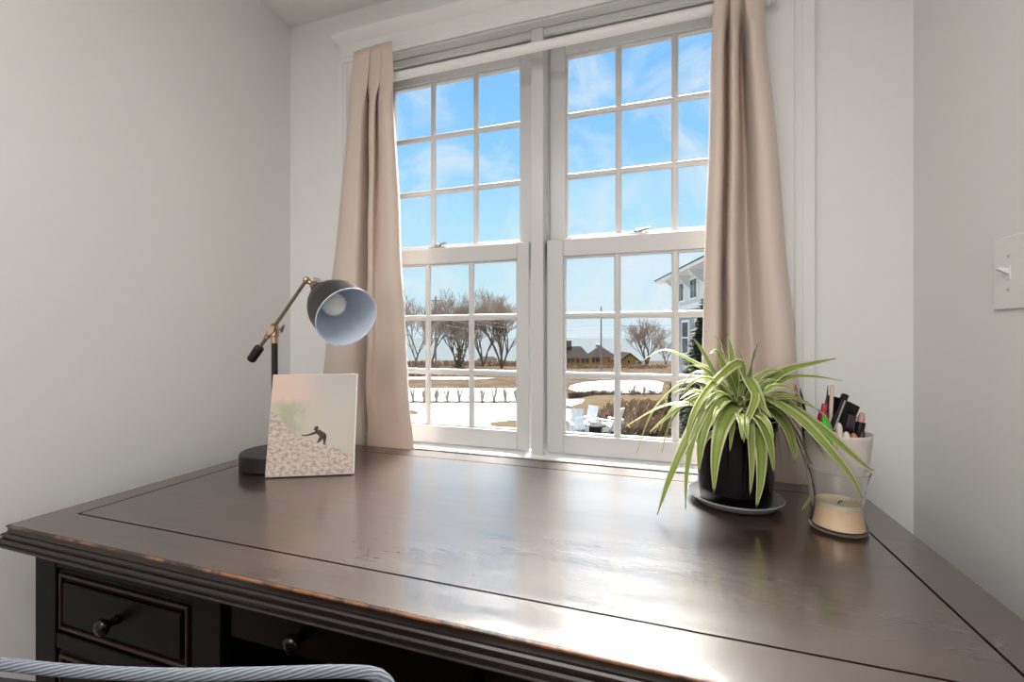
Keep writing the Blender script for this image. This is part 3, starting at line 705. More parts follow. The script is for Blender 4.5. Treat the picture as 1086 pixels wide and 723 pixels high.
LEAVES = [
 ([(783, 436, .99), (786, 385, .985), (753, 412, .95), (733, 446, .92), (727, 482, .91)], 9),
 ([CR, (757, 418, .96), (731, 462, .92), (711, 506, .905), (697, 546, .905)], 11),
 ([CR, (762, 418, .95), (739, 455, .915), (729, 497, .90), (727, 540, .905)], 8),
 ([CR, (768, 424, .94), (750, 447, .915), (743, 475, .905), (741, 501, .905)], 12),
 ([CR, (779, 432, .95), (766, 452, .905), (759, 485, .895), (757, 524, .895)], 15),
 ([CR, (793, 437, .94), (806, 446, .90), (816, 472, .885), (821, 504, .885)], 14),
 ([CR, (786, 398, .99), (797, 410, .95), (808, 434, .92), (814, 456, .91)], 15),
 ([CR, (793, 440, .93), (796, 462, .905), (797, 497, .90), (795.5, 526, .90)], 8),
 ([CR, (799, 440, .94), (806, 475, .905), (806, 510, .90), (802, 539, .90)], 13),
 ([CR, (812, 434, .97), (831, 452, .935), (840, 474, .92), (843, 491, .915)], 17),
 ([CR, (806, 422, .97), (840, 440, .90), (872, 470, .84), (902, 506, .81), (915, 530, .80)], 16),
 ([CR, (824, 426, .96), (866, 452, .89), (899, 480, .855), (918, 495, .845), (927, 499, .845)], 15),
 ([CR, (808, 412, 1.0), (833, 394, .985), (862, 386, .975), (887, 380, .97)], 13),
 ([CR, (812, 415, .99), (838, 401, .97), (866, 400, .955), (893, 404, .95)], 9),
 ([CR, (818, 420, .98), (846, 426, .94), (870, 437, .92), (881, 452, .91), (883, 468, .91)], 5),
 ([CR, (826, 418, .99), (848, 424, .97), (861, 432, .96)], 7),
 ([CR, (779, 400, 1.0), (776, 376, 1.0), (772, 354, 1.0)], 8),
 ([CR, (788, 400, 1.01), (787, 382, 1.01), (785, 369, 1.01)], 10),
 ([CR, (793, 400, 1.01), (797, 381, 1.01), (803, 365, 1.01)], 9),
 ([CR, (775, 400, 1.02), (766, 372, 1.03), (759, 356, 1.03)], 7),
 ([CR, (772, 400, .99), (761, 374, .98), (752, 375, .97)], 7),
 ([CR, (762, 402, 1.02), (745, 372, 1.04), (733, 356, 1.05)], 5),
 ([CR, (755, 396, 1.03), (738, 386, 1.05), (712, 373, 1.07), (698, 373, 1.08), (679, 384, 1.08)], 7),
 ([CR, (764, 424, 1.02), (737, 428, 1.04), (712, 429, 1.06), (690, 437, 1.07), (659, 455, 1.07)], 8),
 ([CR, (757, 408, 1.03), (724, 407, 1.07), (700, 427, 1.09), (687, 448, 1.09), (675, 480, 1.09)], 6),
 ([CR, (757, 420, 1.01), (725, 431, 1.03), (704, 446, 1.04), (687, 460, 1.04)], 9),
 ([CR, (760, 418, 1.02), (732, 423, 1.05), (715, 443, 1.06), (707, 460, 1.06), (702, 480, 1.06)], 6),
 ([CR, (757, 414, 1.03), (727, 425, 1.06), (707, 442, 1.08), (698, 460, 1.08)], 5),
 ([CR, (758, 402, 1.03), (740, 395, 1.05), (728, 404, 1.06), (716, 420, 1.06)], 7),
 ([CR, (757, 400, 1.02), (738, 388, 1.04), (722, 392, 1.05)], 6),
 ([CR, (820, 432, .99), (842, 456, .98), (858, 490, .965), (872, 514, .96)], 9),
 ([CR, (826, 430, 1.0), (846, 452, .99), (858, 476, .985), (864, 490, .985)], 6),
 ([CR, (832, 430, .97), (862, 466, .94), (880, 494, .935), (890, 520, .935)], 4),
 ([CR, (824, 436, 1.0), (846, 470, 1.01), (859, 510, .985), (861, 524, .975), (848, 544, .955)], 6),
 ([CR, (778, 436, .94), (776, 458, .915), (774, 479, .91)], 6),
 ([CR, (814, 440, 1.01), (826, 470, 1.0), (828, 502, 1.0)], 5),
 ([CR, (818, 440, 1.02), (834, 468, 1.01), (837, 497, 1.01)], 5),
 ([CR, (782, 440, .93), (770, 450, .92), (749, 466, .91), (744, 488, .91)], 7),
 ([CR, (760, 416, .97), (742, 428, .94), (733, 452, .93), (731, 470, .93)], 8),
 ([CR, (768, 412, .97), (752, 402, .955), (737, 404, .95), (722, 420, .95)], 7),
 ([CR, (806, 420, .95), (822, 410, .93), (838, 412, .92), (852, 424, .91)], 7),
 ([CR, (798, 416, .95), (800, 426, .92), (790, 452, .90), (789, 470, .90)], 8),
]
for p, wd in LEAVES: leaf(p, wd*1.12)
rl = random.Random(5)
for i in range(44):       # short inner leaves of the rosette
    a_ = rl.uniform(0, 2*math.pi); Ln = rl.uniform(.07, .145); el_ = rl.uniform(.35, 1.35)
    d_ = Vector((math.cos(a_), math.sin(a_), 0)); p0 = crown + d_*.008
    p1 = p0 + (d_*math.cos(el_)+UP*math.sin(el_))*Ln*.55; p2 = p1 + (d_*math.cos(el_-.5)+UP*math.sin(el_-.5))*Ln*.4
    p3 = p2 + (d_*math.cos(el_-1.2)+UP*math.sin(el_-1.2))*Ln*.3
    q = []
    for p in (p0, p1, p2, p3):
        r_ = p-Vector((0, 0, EYE)); D = r_.dot(FW); q.append((CX+F*r_.dot(RT)/D, HZ-F*r_.z/D, D))
    leaf(q, rl.uniform(7, 11))

# ------------------------------------------------------------------ cup of pens and make-up, glass candle
cc = Vector((.362, 1.140, ZD))
cup = MB().lathe([(0, .0005), (.042, .0005), (.046, .004), (.050, .03), (.0565, .10), (.0630, .160), (.0640, .166), (.0630, .1675), (.0610, .166), (.0535, .10), (.046, .012), (0, .010)], cc, n=64).build('pen_cup', M['cup'], origin=cc, smooth=50)
tag(cup, 'off-white ceramic cup packed with pens and make-up in the desk corner', 'cup')
PG = 'pens and make-up in the ceramic cup'
CD = depth_of(cc)
def stick(name, label, cat, a, b, parts):
    """parts: (part name or None, profile of (t, radius), material); axis from a (bottom) to b (top)"""
    a, b = Vector(a), Vector(b); ax = (b-a); Ln = ax.length
    ax.normalize()
    if len(parts) == 1:
        o = MB().lathe([(0, parts[0][1][0][0]*Ln)]+[(r_, t_*Ln) for t_, r_ in parts[0][1]]+[(0, parts[0][1][-1][0]*Ln)], a, ax, 20).build(name, parts[0][2], origin=a, smooth=40)
    else:
        o = empty(name, a)
        for pn, pf, mm in parts:
            MB().lathe([(0, pf[0][0]*Ln)]+[(r_, t_*Ln) for t_, r_ in pf]+[(0, pf[-1][0]*Ln)], a, ax, 20).build(pn, mm, o, smooth=40)
    tag(o, label, cat, PG); return o
def inside(dx, dy, z): return cc + Vector((dx, dy, z))
px = CD/F
stick('pencil', 'dark pencil with a copper tip standing at the left back of the ceramic cup', 'pencil', inside(-.034, .004, .02), V(843, 407, CD+.012), [('shaft', [(0, .0036), (.88, .0036)], M['black']), ('tip', [(.88, .0036), (.97, .0022), (1, .0006)], M['orange'])])
stick('pencil', 'plain black pencil just right of the copper-tipped pencil in the cup', 'pencil', inside(-.026, .012, .02), V(848.5, 411.5, CD+.022), [('shaft', [(0, .0034), (.9, .0034)], M['black']), ('tip', [(.9, .0034), (1, .0008)], M['blacksoft'])])
stick('makeup_brush', 'thin black brush leaning behind the cream stick in the cup', 'brush', inside(-.030, -.008, .025), V(878, 408.5, CD+.010), [('handle', [(0, .0040), (.72, .0040), (.76, .0030)], M['black']), ('bristle', [(.76, .0020), (.9, .0018), (1, .0006)], M['blacksoft'])])
stick('wooden_stick', 'cream coloured stick rising above the pink bottle in the cup', 'stick', inside(-.018, -.004, .02), V(882.5, 408.5, CD), [(None, [(0, .0038), (.985, .0038), (1, .003)], M['cream'])])
stick('nail_polish_bottle', 'magenta bottle with a narrow neck left in the ceramic cup', 'bottle', V(869, 462, CD-.028), V(874.5, 428, CD-.026), [('body', [(0, .0085), (.62, .0085), (.74, .0075)], M['magenta']), ('neck', [(.74, .0052), (.97, .0048), (1, .004)], M['magenta'])])
stick('marker', 'neon green stepped pen cap at the front rim of the cup', 'marker', V(876, 468, CD-.042), V(874.5, 440, CD-.046), [(None, [(0, .0118), (.38, .0118), (.39, .0122), (.50, .0114), (.51, .0086), (.72, .0080), (.73, .0050), (.97, .0038), (1, .0020)], M['green'])])
def obj_box(name, label, cat, a, b, hw, hd, m, extra=None):
    a, b = Vector(a), Vector(b); ax = (b-a); wv = ax.cross(FW).normalized(); dv = wv.cross(ax.normalized()).normalized()
    mb = MB().obox((a+b)/2, wv*hw, dv*hd, ax/2)
    if not extra: o = mb.build(name, m, bevel=.0015); tag(o, label, cat, PG); return o
    o = empty(name, a); mb.build('case', m, o, bevel=.0015)
    e = MB().obox((a+b)/2 - FW*(hd+.0004) + wv*extra[0], wv*.0016, dv*.0006, ax*.36); e.build('stripe', extra[1], o)
    tag(o, label, cat, PG); return o
obj_box('compact_case', 'large flat black case behind the pink bottle in the cup', 'make-up case', V(878, 464, CD+.006), V(887, 421, CD+.010), .0185, .006, M['black'])
obj_box('mascara_tube', 'tall black tube with a silver stripe in the middle of the cup', 'make-up tube', V(880, 462, CD-.010), V(896.5, 418, CD-.004), .0058, .005, M['black'], (.0, M['silver']))
obj_box('eyeshadow_case', 'broad black case leaning right behind the striped tube', 'make-up case', V(889, 464, CD+.022), V(904, 428, CD+.028), .0150, .006, M['black'])
obj_box('makeup_pouch', 'dark plum box between the black cases and the lipstick', 'make-up box', V(896, 468, CD-.004), V(902, 440, CD), .0085, .008, M['blacksoft'])
stick('lipstick', 'open pink lipstick in a black tube at the right of the cup', 'lipstick', V(908, 472, CD+.002), V(914.5, 437, CD+.004), [('tube', [(0, .0095), (.70, .0095)], M['black']), ('bullet', [(.70, .0068), (.85, .0068), (.96, .0045), (1, .002)], M['lip'])])
for a, b, r_, mm, lab in (
    ((890, 472, CD-.036), (890, 448, CD-.036), .0062, 'pinkwhite', 'tallest pale rounded pen end at the front of the cup'),
    ((884.5, 474, CD-.046), (884.5, 457.5, CD-.046), .0060, 'peach', 'peach rounded pen end beside the green marker cap'),
    ((890.5, 475, CD-.052), (890.5, 458.5, CD-.052), .0052, 'pinkwhite', 'small pale pen end in front of the tallest pale one'),
    ((897.5, 475, CD-.046), (897.5, 457.5, CD-.046), .0068, 'pinkwhite', 'wide pale pen end right of the small pale one'),
    ((905.5, 475, CD-.040), (905.5, 459, CD-.040), .0068, 'copper', 'copper pen end near the right front rim of the cup')):
    stick('pen', lab, 'pen', V(*a), V(*b), [(None, [(0, r_), (.55, r_), (.82, r_*.86), (.95, r_*.5), (1, r_*.15)], M[mm])])
stick('eyeliner_cap', 'short black cap under the lipstick at the right rim', 'cap', V(903, 468, CD-.016), V(900.5, 453, CD-.022), [(None, [(0, .008), (.9, .008), (1, .0065)], M['black'])])
stick('hair_clip', 'short dark stub beside the copper pen end at the rim', 'clip', V(911, 474, CD-.030), V(915, 458, CD-.024), [(None, [(0, .0055), (.8, .0055), (1, .004)], M['blacksoft'])])

gc = Vector((.327, 1.018, ZD))
candle = empty('candle_glass', gc); tag(candle, 'waisted clear glass holding a peach candle, in front of the ceramic cup', 'candle')
go_ = [(0, .0006), (.036, .0006), (.046, .003), (.0475, .007), (.0450, .014), (.0415, .026), (.0395, .040), (.0392, .052), (.0405, .070), (.0440, .092), (.0500, .114), (.0505, .1155)]
gi_ = [(.0490, .1155), (.0480, .113), (.0426, .092), (.0390, .070), (.0377, .052), (.0380, .040), (.0398, .026), (.0428, .014), (.0435, .010), (.041, .0072), (0, .0065)]
gv = MB().lathe(go_+gi_, gc, n=64).build('glass_vessel', M['vessel'], candle, smooth=50)
MB().lathe([(0, .0070), (.0405, .0077), (.0429, .0105), (.0421, .0145), (.0391, .0265), (.0373, .040), (.0371, .046), (0, .046)], gc, n=48).build('wax', M['wax'], candle, smooth=40)
MB().lathe([(0, .0462), (.0370, .0462), (.0371, .056), (.0345, .0535), (.028, .0505), (0, .0490)], gc, n=48).build('melted_rim', M['waxtop'], candle, smooth=40)
wk = gc+Vector((0, 0, .0485)); MB().tube(spline([wk, wk+Vector((.0005, 0, .004)), wk+Vector((.003, -.001, .007)), wk+Vector((.006, -.001, .006))], 8), .0011, 8).build('wick', M['wick'], candle, smooth=True)

# ------------------------------------------------------------------ chair in front of the desk
def rope_mat():
    m = mat('twill_piping_cloth', (.25, .28, .32), .85)
    nt = m.node_tree; N = nt.nodes; L = nt.links; b = N['Principled BSDF']
    uv = N.new('ShaderNodeUVMap'); wv = N.new('ShaderNodeTexWave'); wv.wave_type = 'BANDS'; wv.bands_direction = 'DIAGONAL'; wv.inputs['Scale'].default_value = 1; wv.inputs['Distortion'].default_value = 1.2; wv.inputs['Detail'].default_value = 2
    mp = N.new('ShaderNodeMapping'); mp.inputs['Scale'].default_value = (6, 42, 1); L.new(uv.outputs[0], mp.inputs[0]); L.new(mp.outputs[0], wv.inputs['Vector'])
    r = N.new('ShaderNodeValToRGB'); L.new(wv.outputs['Fac'], r.inputs[0]); r.color_ramp.elements[0].color = (.075, .085, .10, 1); r.color_ramp.elements[1].color = (.21, .235, .27, 1)
    L.new(r.outputs[0], b.inputs['Base Color']); bp = N.new('ShaderNodeBump'); bp.inputs['Strength'].default_value = .5; bp.inputs['Distance'].default_value = .002
    L.new(wv.outputs['Fac'], bp.inputs['Height']); L.new(bp.outputs[0], b.inputs['Normal']); return m
def uvtube(m, pts, rad, n=12):
    pts = [Vector(p) for p in pts]; b0 = len(m.v); m.tube(pts, rad, n, cap=False)
    if m.uv is None: m.uv = []
    tot = 0
    for i, p in enumerate(pts):
        if i: tot += (p-pts[i-1]).length
        for k_ in range(n): m.uv.append((k_/n, tot))
    return m
top_pts = [PZ(u, v, EYE-.352-dz) for u, v, dz in ((-70, 700, .012), (0, 704, .012), (60, 710, .009), (130, 714, .006), (200, 715.5, .004), (280, 714, .001), (345, 712, 0), (385, 712.5, 0), (402, 716, .002))]
tp = spline(top_pts, 40)
cfr = (tp[-1]-tp[0]); cfr.z = 0; cfr.normalize(); cn = Vector((-cfr.y, cfr.x, 0))     # cn points to the desk
cbase = (tp[0]+tp[-1])/2 + cn*.10; cbase.z = 0
chair = empty('desk_chair', cbase); tag(chair, 'charcoal chair with grey twill piping along its back, pushed towards the desk', 'chair')
tail = spline([tp[-1], tp[-1]+cfr*.012-UP*.012, tp[-1]+cfr*.018-UP*.05, tp[-1]+cfr*.014-UP*.16, tp[-1]+cfr*.0-UP*.30], 16)[1:]
headp = spline([tp[0]-cfr*.02-UP*.30, tp[0]-cfr*.03-UP*.16, tp[0]-cfr*.026-UP*.05, tp[0]-cfr*.014-UP*.010, tp[0]], 16)[:-1]
loop = headp+tp+tail
uvtube(MB(), loop, .0062, 14).build('piping', rope_mat(), chair, smooth=True)
bk = MB(); rows = []
zlow = .47
for off_, ins in ((.004, .004), (.012, .0), (.040, .0), (.052, .012)):
    pass
poly = [p - (UP*.005) for p in loop]
poly = [Vector((p.x, p.y, max(p.z, zlow))) for p in poly]
bk.prism([p-UP*.004 for p in poly], cn*-.045); bk.build('backrest', M['chaircloth'], chair, bevel=.010, seg=3)
s0_, s1_ = loop[0]+cfr*.02, loop[-1]-cfr*.02
sc_ = (s0_+s1_)/2 + cfr*.055; hw_ = (s1_-s0_).length/2 - .085
ctr = Vector((sc_.x, sc_.y, .43)) + cn*.18
MB().obox(ctr, cfr*hw_, cn*.18, UP*.04).build('seat', M['chaircloth'], chair, bevel=.02, seg=3)
for a_, b_ in ((-1, -1), (1, -1), (1, 1), (-1, 1)):
    p = Vector((sc_.x, sc_.y, 0)) + cfr*(a_*(hw_-.03)) + cn*(.18+b_*.145)
    MB().tube([p, p+UP*.395], [.014, .020], 12).build('leg', M['carcass'], chair, smooth=40)

# ------------------------------------------------------------------ outdoors
gm = MB(); Ds = [3, 8, 14, 17, 20, 25, 30, 37, 45, 52, 60, 70, 80, 100, 120, 140, 160, 200, 240, 260]
def lat(D, x): p = FW*D + RT*x; return Vector((p.x, p.y, gz(D)))
gm.grid([[lat(D, x) for x in range(-300, 301, 20)] for D in Ds])
tag(gm.build('ground', M['earth'], smooth=True), 'brown winter ground sloping down to the sea', 'ground', kind='structure')
sea = MB(); zs = EYE-12.3
sea.v = [FW*200+RT*-6000+UP*zs, FW*200+RT*6000+UP*zs, FW*16000+RT*16000+UP*zs, FW*16000+RT*-16000+UP*zs]; sea.f = [(0, 1, 2, 3)]
tag(sea.build('sea', M['sea']), 'grey blue sea on the horizon', 'sea', kind='structure')
def patch(name, rows, m, label, cat, lift=.03, jag=.0):
    """rows: (v, u0, u1) strips laid on the ground"""
    rr_ = random.Random(len(rows)*7+int(rows[0][1])); g_ = []
    dense = []
    for (v0, a0, b0), (v1, a1, b1) in zip(rows, rows[1:]):
        n = max(2, int(abs(v1-v0)*2))
        for i in range(n): f = i/n; dense.append((v0+(v1-v0)*f, a0+(a1-a0)*f, b0+(b1-b0)*f))
    dense.append(rows[-1])
    for v, a, b in dense:
        a += rr_.uniform(-jag, jag); b += rr_.uniform(-jag, jag)
        g_.append([G(a+(b-a)*j/24, v)+UP*lift for j in range(25)])
    o = MB().grid(g_).build(name, m, smooth=True); tag(o, label, cat, kind='stuff'); return o
patch('snow_lawn', [(427.5, 300, 566), (440, 290, 566), (470, 260, 572), (520, 200, 580)], M['snow'], 'snow covering the near lawn left of the middle post', 'snow', .04)
patch('grass_patch', [(447, 538, 566), (450, 520, 570), (456, 516, 575), (462, 524, 580)], M['turf'], 'bare grass showing through the snow by the middle post', 'grass', .08, 4)
patch('snow_bank', [(412, 300, 560), (419, 300, 560), (425.5, 300, 562)], M['snow'], 'snow strip behind the row of hedge saplings', 'snow', .03)
patch('snow_verge', [(400, 300, 500), (401.5, 300, 520), (402.5, 300, 505)], M['snow'], 'thin far snow line beyond the brown field', 'snow', .05, 12)
patch('snow_field', [(404, 640, 690), (406, 618, 703), (409, 606, 703), (413, 603, 702), (416, 612, 702), (417.5, 628, 702)], M['snow'], 'bright snow strip beyond the right hand grass', 'snow', .06, 1)
patch('snow_drift', [(424, 600, 619), (428, 590, 616), (431, 588, 606)], M['snow'], 'small snow drift left of the tan grass', 'snow', .05, 1.5)
patch('snow_pocket', [(434, 588, 604), (440, 586, 607), (447, 586, 604)], M['snow'], 'snow pocket above the white garden chairs', 'snow', .05, 1.5)
patch('turf_bank', [(419, 628, 705), (423, 616, 708), (430, 606, 712), (438, 603, 690), (444, 606, 650)], M['turf'], 'tan winter grass bank outside the right window', 'grass', .035, 2)
patch('stone_patio', [(443, 630, 668), (449, 592, 672), (458, 588, 676), (475, 580, 690)], M['stone'], 'grey stone patio under the white garden chairs', 'patio', .045, 2)

patch('grass_spot', [(436, 424, 436), (438, 420, 446), (440, 426, 440)], M['turf'], 'thin bare spot in the snow beside the left curtain', 'grass', .07, 3)

# bare trees
def bare_tree(base, H, spread, seed, trunks=1, levels=7, lean=(0, 0), label='', group='bare trees by the shore', ivy=False):
    rg = random.Random(seed); br = MB(); tw_ = MB()
    def grow(p, d, L_, r_, lv):
        q = p + d*L_; mid = p + d*L_*.5 + Vector((rg.uniform(-1, 1), rg.uniform(-1, 1), 0))*L_*.05
        if lv >= 4: br.tube([p, mid, q], [r_, r_*.85, r_*.68], 5, cap=False)
        else: tw_.tube([p, q], [max(r_, .017 if levels > 6 else .024), max(r_*.6, .011 if levels > 6 else .018)], 3, cap=False)
        if lv == 0: return
        for i in range(3):
            ax = Vector((rg.gauss(0, 1), rg.gauss(0, 1), rg.gauss(0, .5))); ax = (ax - d*ax.dot(d)).normalized()
            a_ = rg.uniform(.18, .55)*spread; nd = (d*math.cos(a_)+ax*math.sin(a_) + UP*.07).normalized()
            f = (1, rg.uniform(.75, 1), rg.uniform(.45, .8))[i]
            grow(p.lerp(q, f), nd, L_*rg.uniform(.62, .90), r_*.62, lv-1)
    o = empty('bare_tree', base)
    for k_ in range(trunks):
        a_ = k_/trunks*6.28+rg.uniform(0, 1); t_ = .32 if trunks > 1 else 0
        d = Vector((lean[0]+math.cos(a_)*t_, lean[1]+math.sin(a_)*t_, 1)).normalized()
        grow(Vector(base)-UP*.1, d, H*.27, H*.015, levels)
    br.build('trunk', M['bark'], o); tw_.build('twigs', M['twig'], o)
    if ivy:
        iv = MB()
        for _ in range(420):
            z = rg.uniform(0, H*.34); a_ = rg.uniform(0, 6.28); r_ = rg.uniform(.1, 1.3)*(1.1-z/(H*.40)); c_ = Vector(base)+Vector((math.cos(a_)*r_, math.sin(a_)*r_, z))
            e1 = Vector((rg.gauss(0, 1), rg.gauss(0, 1), rg.gauss(0, 1))).normalized()*.16; e2 = e1.cross(Vector((rg.gauss(0, 1), rg.gauss(0, 1), 1))).normalized()*.16
            n = len(iv.v); iv.v += [c_-e1, c_+e2, c_+e1, c_-e2]; iv.f.append((n, n+1, n+2, n+3))
        iv.build('ivy', M['ivy'], o)
    tag(o, label, 'tree', group); return o
bare_tree(ground_at(438, 60), 10.5, 1.15, 3, 2, 6, (-.10, 0), 'leaning bare tree nearest the left curtain')
bare_tree(ground_at(487, 78), 12.8, 1.0, 8, 4, 7, (0, 0), 'bare tree with ivied trunk in the middle of the left window', ivy=True)
bare_tree(ground_at(532, 90), 15.5, 1.0, 21, 4, 7, (.0, 0), 'bare tree just left of the middle window post')
bare_tree(ground_at(512, 112), 17.0, 1.0, 5, 3, 6, (0, 0), 'farther bare tree between the two larger ones')
bare_tree(ground_at(456, 112), 18.5, 1.0, 14, 3, 6, (0, 0), 'farther bare tree behind the brown utility pole')
bare_tree(ground_at(686, 124), 14.0, 1.05, 33, 4, 6, (0, 0), 'round bare tree beyond the fields outside the right window')
bare_tree(ground_at(706, 150), 11.0, 1.1, 41, 3, 5, (0, 0), 'low bare tree beside the white neighbouring house')

# low scrub and hedges
def scrub(name, pts, h, m, label, cat, seed, n=500, size=.25, w_=.8, stuff=True):
    rg = random.Random(seed); mb = MB()
    for _ in range(n):
        f = rg.random()*(len(pts)-1); i = min(int(f), len(pts)-2); p = Vector(pts[i]).lerp(Vector(pts[i+1]), f-i)
        c_ = p + Vector((rg.uniform(-w_, w_), rg.uniform(-w_, w_), rg.random()**1.3*h))
        d = Vector((rg.gauss(0, .5), rg.gauss(0, .5), 1)).normalized()*size*rg.uniform(.6, 1.4); s_ = d.cross(Vector((rg.gauss(0, 1), rg.gauss(0, 1), 0))).normalized()*size*.22
        k_ = len(mb.v); mb.v += [c_-s_, c_+s_, c_+d]; mb.f.append((k_, k_+1, k_+2))
    o = mb.build(name, m); tag(o, label, cat, kind='stuff' if stuff else None); return o
scrub('shore_scrub', [ground_at(u, 118) for u in range(380, 570, 20)], .9, M['brush'], 'brown scrub along the shore behind the trees', 'scrub', 1, 2600, .8, 3)
scrub('field_hedge', [ground_at(u, 92) for u in range(590, 712, 16)], .5, M['brush'], 'brown hedge in front of the yellow houses', 'hedge', 2, 1500, .5, 1.5)
scrub('verge_scrub', [ground_at(u, 58) for u in range(400, 570, 16)], .35, M['brush'], 'dotted brown verge beyond the field', 'scrub', 3, 600, .35, .6)
scrub('hedge_base', [ground_at(u, 29.6) for u in range(400, 570, 10)], .08, M['bark'], 'dark low line at the foot of the hedge saplings', 'hedge', 4, 1400, .10, .12)
scrub('wall_hedge', [G(u, v) for u, v in ((604, 422), (616, 421), (630, 419), (655, 418.5), (700, 418.5))], .30, M['bark'], 'low dark hedge between snow strip and tan grass', 'hedge', 5, 1500, .18, .18)
scrub('dry_brush', [G(u, v) for u, v in ((654, 446), (668, 441), (684, 437), (700, 438), (712, 441))], .45, M['brush'], 'dry brown shrubs outside the lower right pane', 'shrubs', 6, 2200, .32, 1.1)
scrub('near_brush', [G(u, v) for u, v in ((672, 461), (684, 458), (700, 457), (716, 456))], .4, M['brush'], 'tangled dry brush nearest the right window', 'shrubs', 7, 1600, .26, .6)
for i in range(11):
    u = 426 + i*12.2; p = ground_at(u, 29.8); rg = random.Random(90+i); mb = MB()
    for _ in range(16):
        a_ = rg.uniform(0, 6.28); t_ = rg.uniform(.05, .62); h = rg.uniform(.7, 1.15); q = p + Vector((math.cos(a_)*t_*h*.6, math.sin(a_)*t_*h*.6, h)); md = p.lerp(q, .4)+Vector((rg.uniform(-.03, .03), rg.uniform(-.03, .03), .03))
        mb.tube([p, md, q], [.045, .032, .018], 4, cap=False)
    names = ['the left curtain hides part of it'] 
    lab = 'bare hedge sapling in the snow, %s from the left curtain' % (ORD[i] if i < 10 else 'eleventh and last')
    tag(mb.build('hedge_sapling', M['twig'], origin=p), lab, 'sapling', 'row of bare hedge saplings')
rg = random.Random(4)
for u, v, h, lab in ((672, 419, 1.5, 'thin bare shrub standing before the snow strip, left of the pair'), (683, 419.5, 1.2, 'thin bare shrub standing before the snow strip, right of the pair')):
    p = G(u, v); mb = MB()
    for _ in range(22):
        a_ = rg.uniform(0, 6.28); t_ = rg.uniform(.0, .55); q = p + Vector((math.cos(a_)*t_*h, math.sin(a_)*t_*h, h*rg.uniform(.6, 1))); mb.tube([p, p.lerp(q, .5)+Vector((0, 0, .08)), q], [.02, .013, .007], 4, cap=False)
    tag(mb.build('bare_shrub', M['twig'], origin=p), lab, 'shrub', 'thin bare shrubs')

# utility poles and wires
def upole(u, D, vtop, m, label, arm=True):
    p = ground_at(u, D); top = V(u, vtop, D); o = empty('utility_pole', p)
    MB().tube([p-UP*.2, top], [.17, .11], 10).build('post', m, o, smooth=50)
    if arm:
        MB().obox(top-UP*.7, RT*1.1, FW*.06, UP*.06).build('crossarm', m, o)
    tag(o, label, 'utility pole', 'utility poles'); return o, top
o1, t1 = upole(462, 70, 314, M['polewood'], 'brown wooden utility pole among the trees in the left window', True)
o2, t2 = upole(637.5, 78, 325, M['polegrey'], 'grey utility pole beside the yellow houses in the right window', False)
def wire(o, a, b, sag):
    pts = [Vector(a).lerp(Vector(b), i/24) - UP*(sag*4*(i/24)*(1-i/24)) for i in range(25)]
    MB().tube(pts, .018, 4, cap=False).build('wire', M['wire'], o)
for dv, sg in ((20, .8), (24, .9), (32, 1.0)):
    wire(o2, V(637.5, 325+dv, 78), V(900, 300+dv*1.5, 70), sg)
    wire(o2, V(637.5, 325+dv, 78), V(462, 320+dv*.7, 70), sg)
MB().tube([V(632, 366, 77.5), V(635.5, 366.5, 77.5)], .28, 12).build('transformer', M['polegrey'], o2, smooth=40)

# far houses
def quad(m, a, b, c_, d): n = len(m.v); m.v += [Vector(a), Vector(b), Vector(c_), Vector(d)]; m.f.append((n, n+1, n+2, n+3))
def house(label, D, u0, u1, vbase, veave, vridge, ur0, ur1, dep, wallm, wins, chimney=None, gable=False):
    p = V((u0+u1)/2, vbase, D); o = empty('house', p)
    a, b = V(u0, vbase, D), V(u1, vbase, D); ze = V(u0, veave, D).z; zr = V(u0, vridge, D).z
    MB().prism([a, b, b+FW*dep, a+FW*dep], UP*(ze-a.z)).build('wall', wallm, o)
    ea, eb = V(u0, veave, D)-RT*.3-FW*.3, V(u1, veave, D)+RT*.3-FW*.3; ec, ed = eb+FW*(dep+.6), ea+FW*(dep+.6)
    rf = MB()
    if gable:      # ridge runs away from the viewer; gable faces the viewer
        r0 = V((u0+u1)/2, vridge, D)-FW*.3; r1 = r0+FW*(dep+.6)
        wm = MB(); n = len(wm.v); wm.prism([V(u0, veave, D), V(u1, veave, D), V((u0+u1)/2, vridge+.6, D)], FW*dep); wm.build('gable', wallm, o)
        quad(rf, ea, r0, r1, ed); quad(rf, r0, eb, ec, r1)
        ro = rf.build('roof', M['roofgrey'], o, solid=.25)
    else:
        r0, r1 = V(ur0, vridge, D)+FW*dep/2, V(ur1, vridge, D)+FW*dep/2
        r0.z = r1.z = zr
        quad(rf, ea, eb, r1, r0); quad(rf, ec, ed, r0, r1); n = len(rf.v)
        rf.v += [eb, ec, r1, ed, ea, r0]; rf.f += [(n, n+1, n+2), (n+3, n+4, n+5)]
        ro = rf.build('roof', M['roofgrey'], o)
    for (ua, ub, va, vb) in wins:
        q = V(ua, vb, D)-FW*.06; 
        MB().prism([V(ua, vb, D), V(ub, vb, D), V(ub, va, D), V(ua, va, D)], FW*-.08).build('window', M['darkglass'], o)
    if chimney:
        ua, ub, va, vb = chimney; c0 = V(ua, vb, D)+FW*(dep/2-.4); c1 = V(ub, vb, D)+FW*(dep/2-.4)
        MB().prism([c0, c1, c1+FW*.8, c0+FW*.8], UP*(V(ua, va, D).z-V(ua, vb, D).z+.3)).build('chimney', M['brick'], o)
    tag(o, label, 'house', 'far houses by the sea'); return o
house('ochre house with a brick chimney, farthest left of the yellow houses', 112, 584, 626, 389, 379.5, 367.5, 588, 619, 9, M['ochre'], [(u, u+2.6, 380.2, 384.5) for u in (591, 597.5, 602, 606.2, 611.5, 617, 621.5)], (603, 608.5, 362.5, 370))
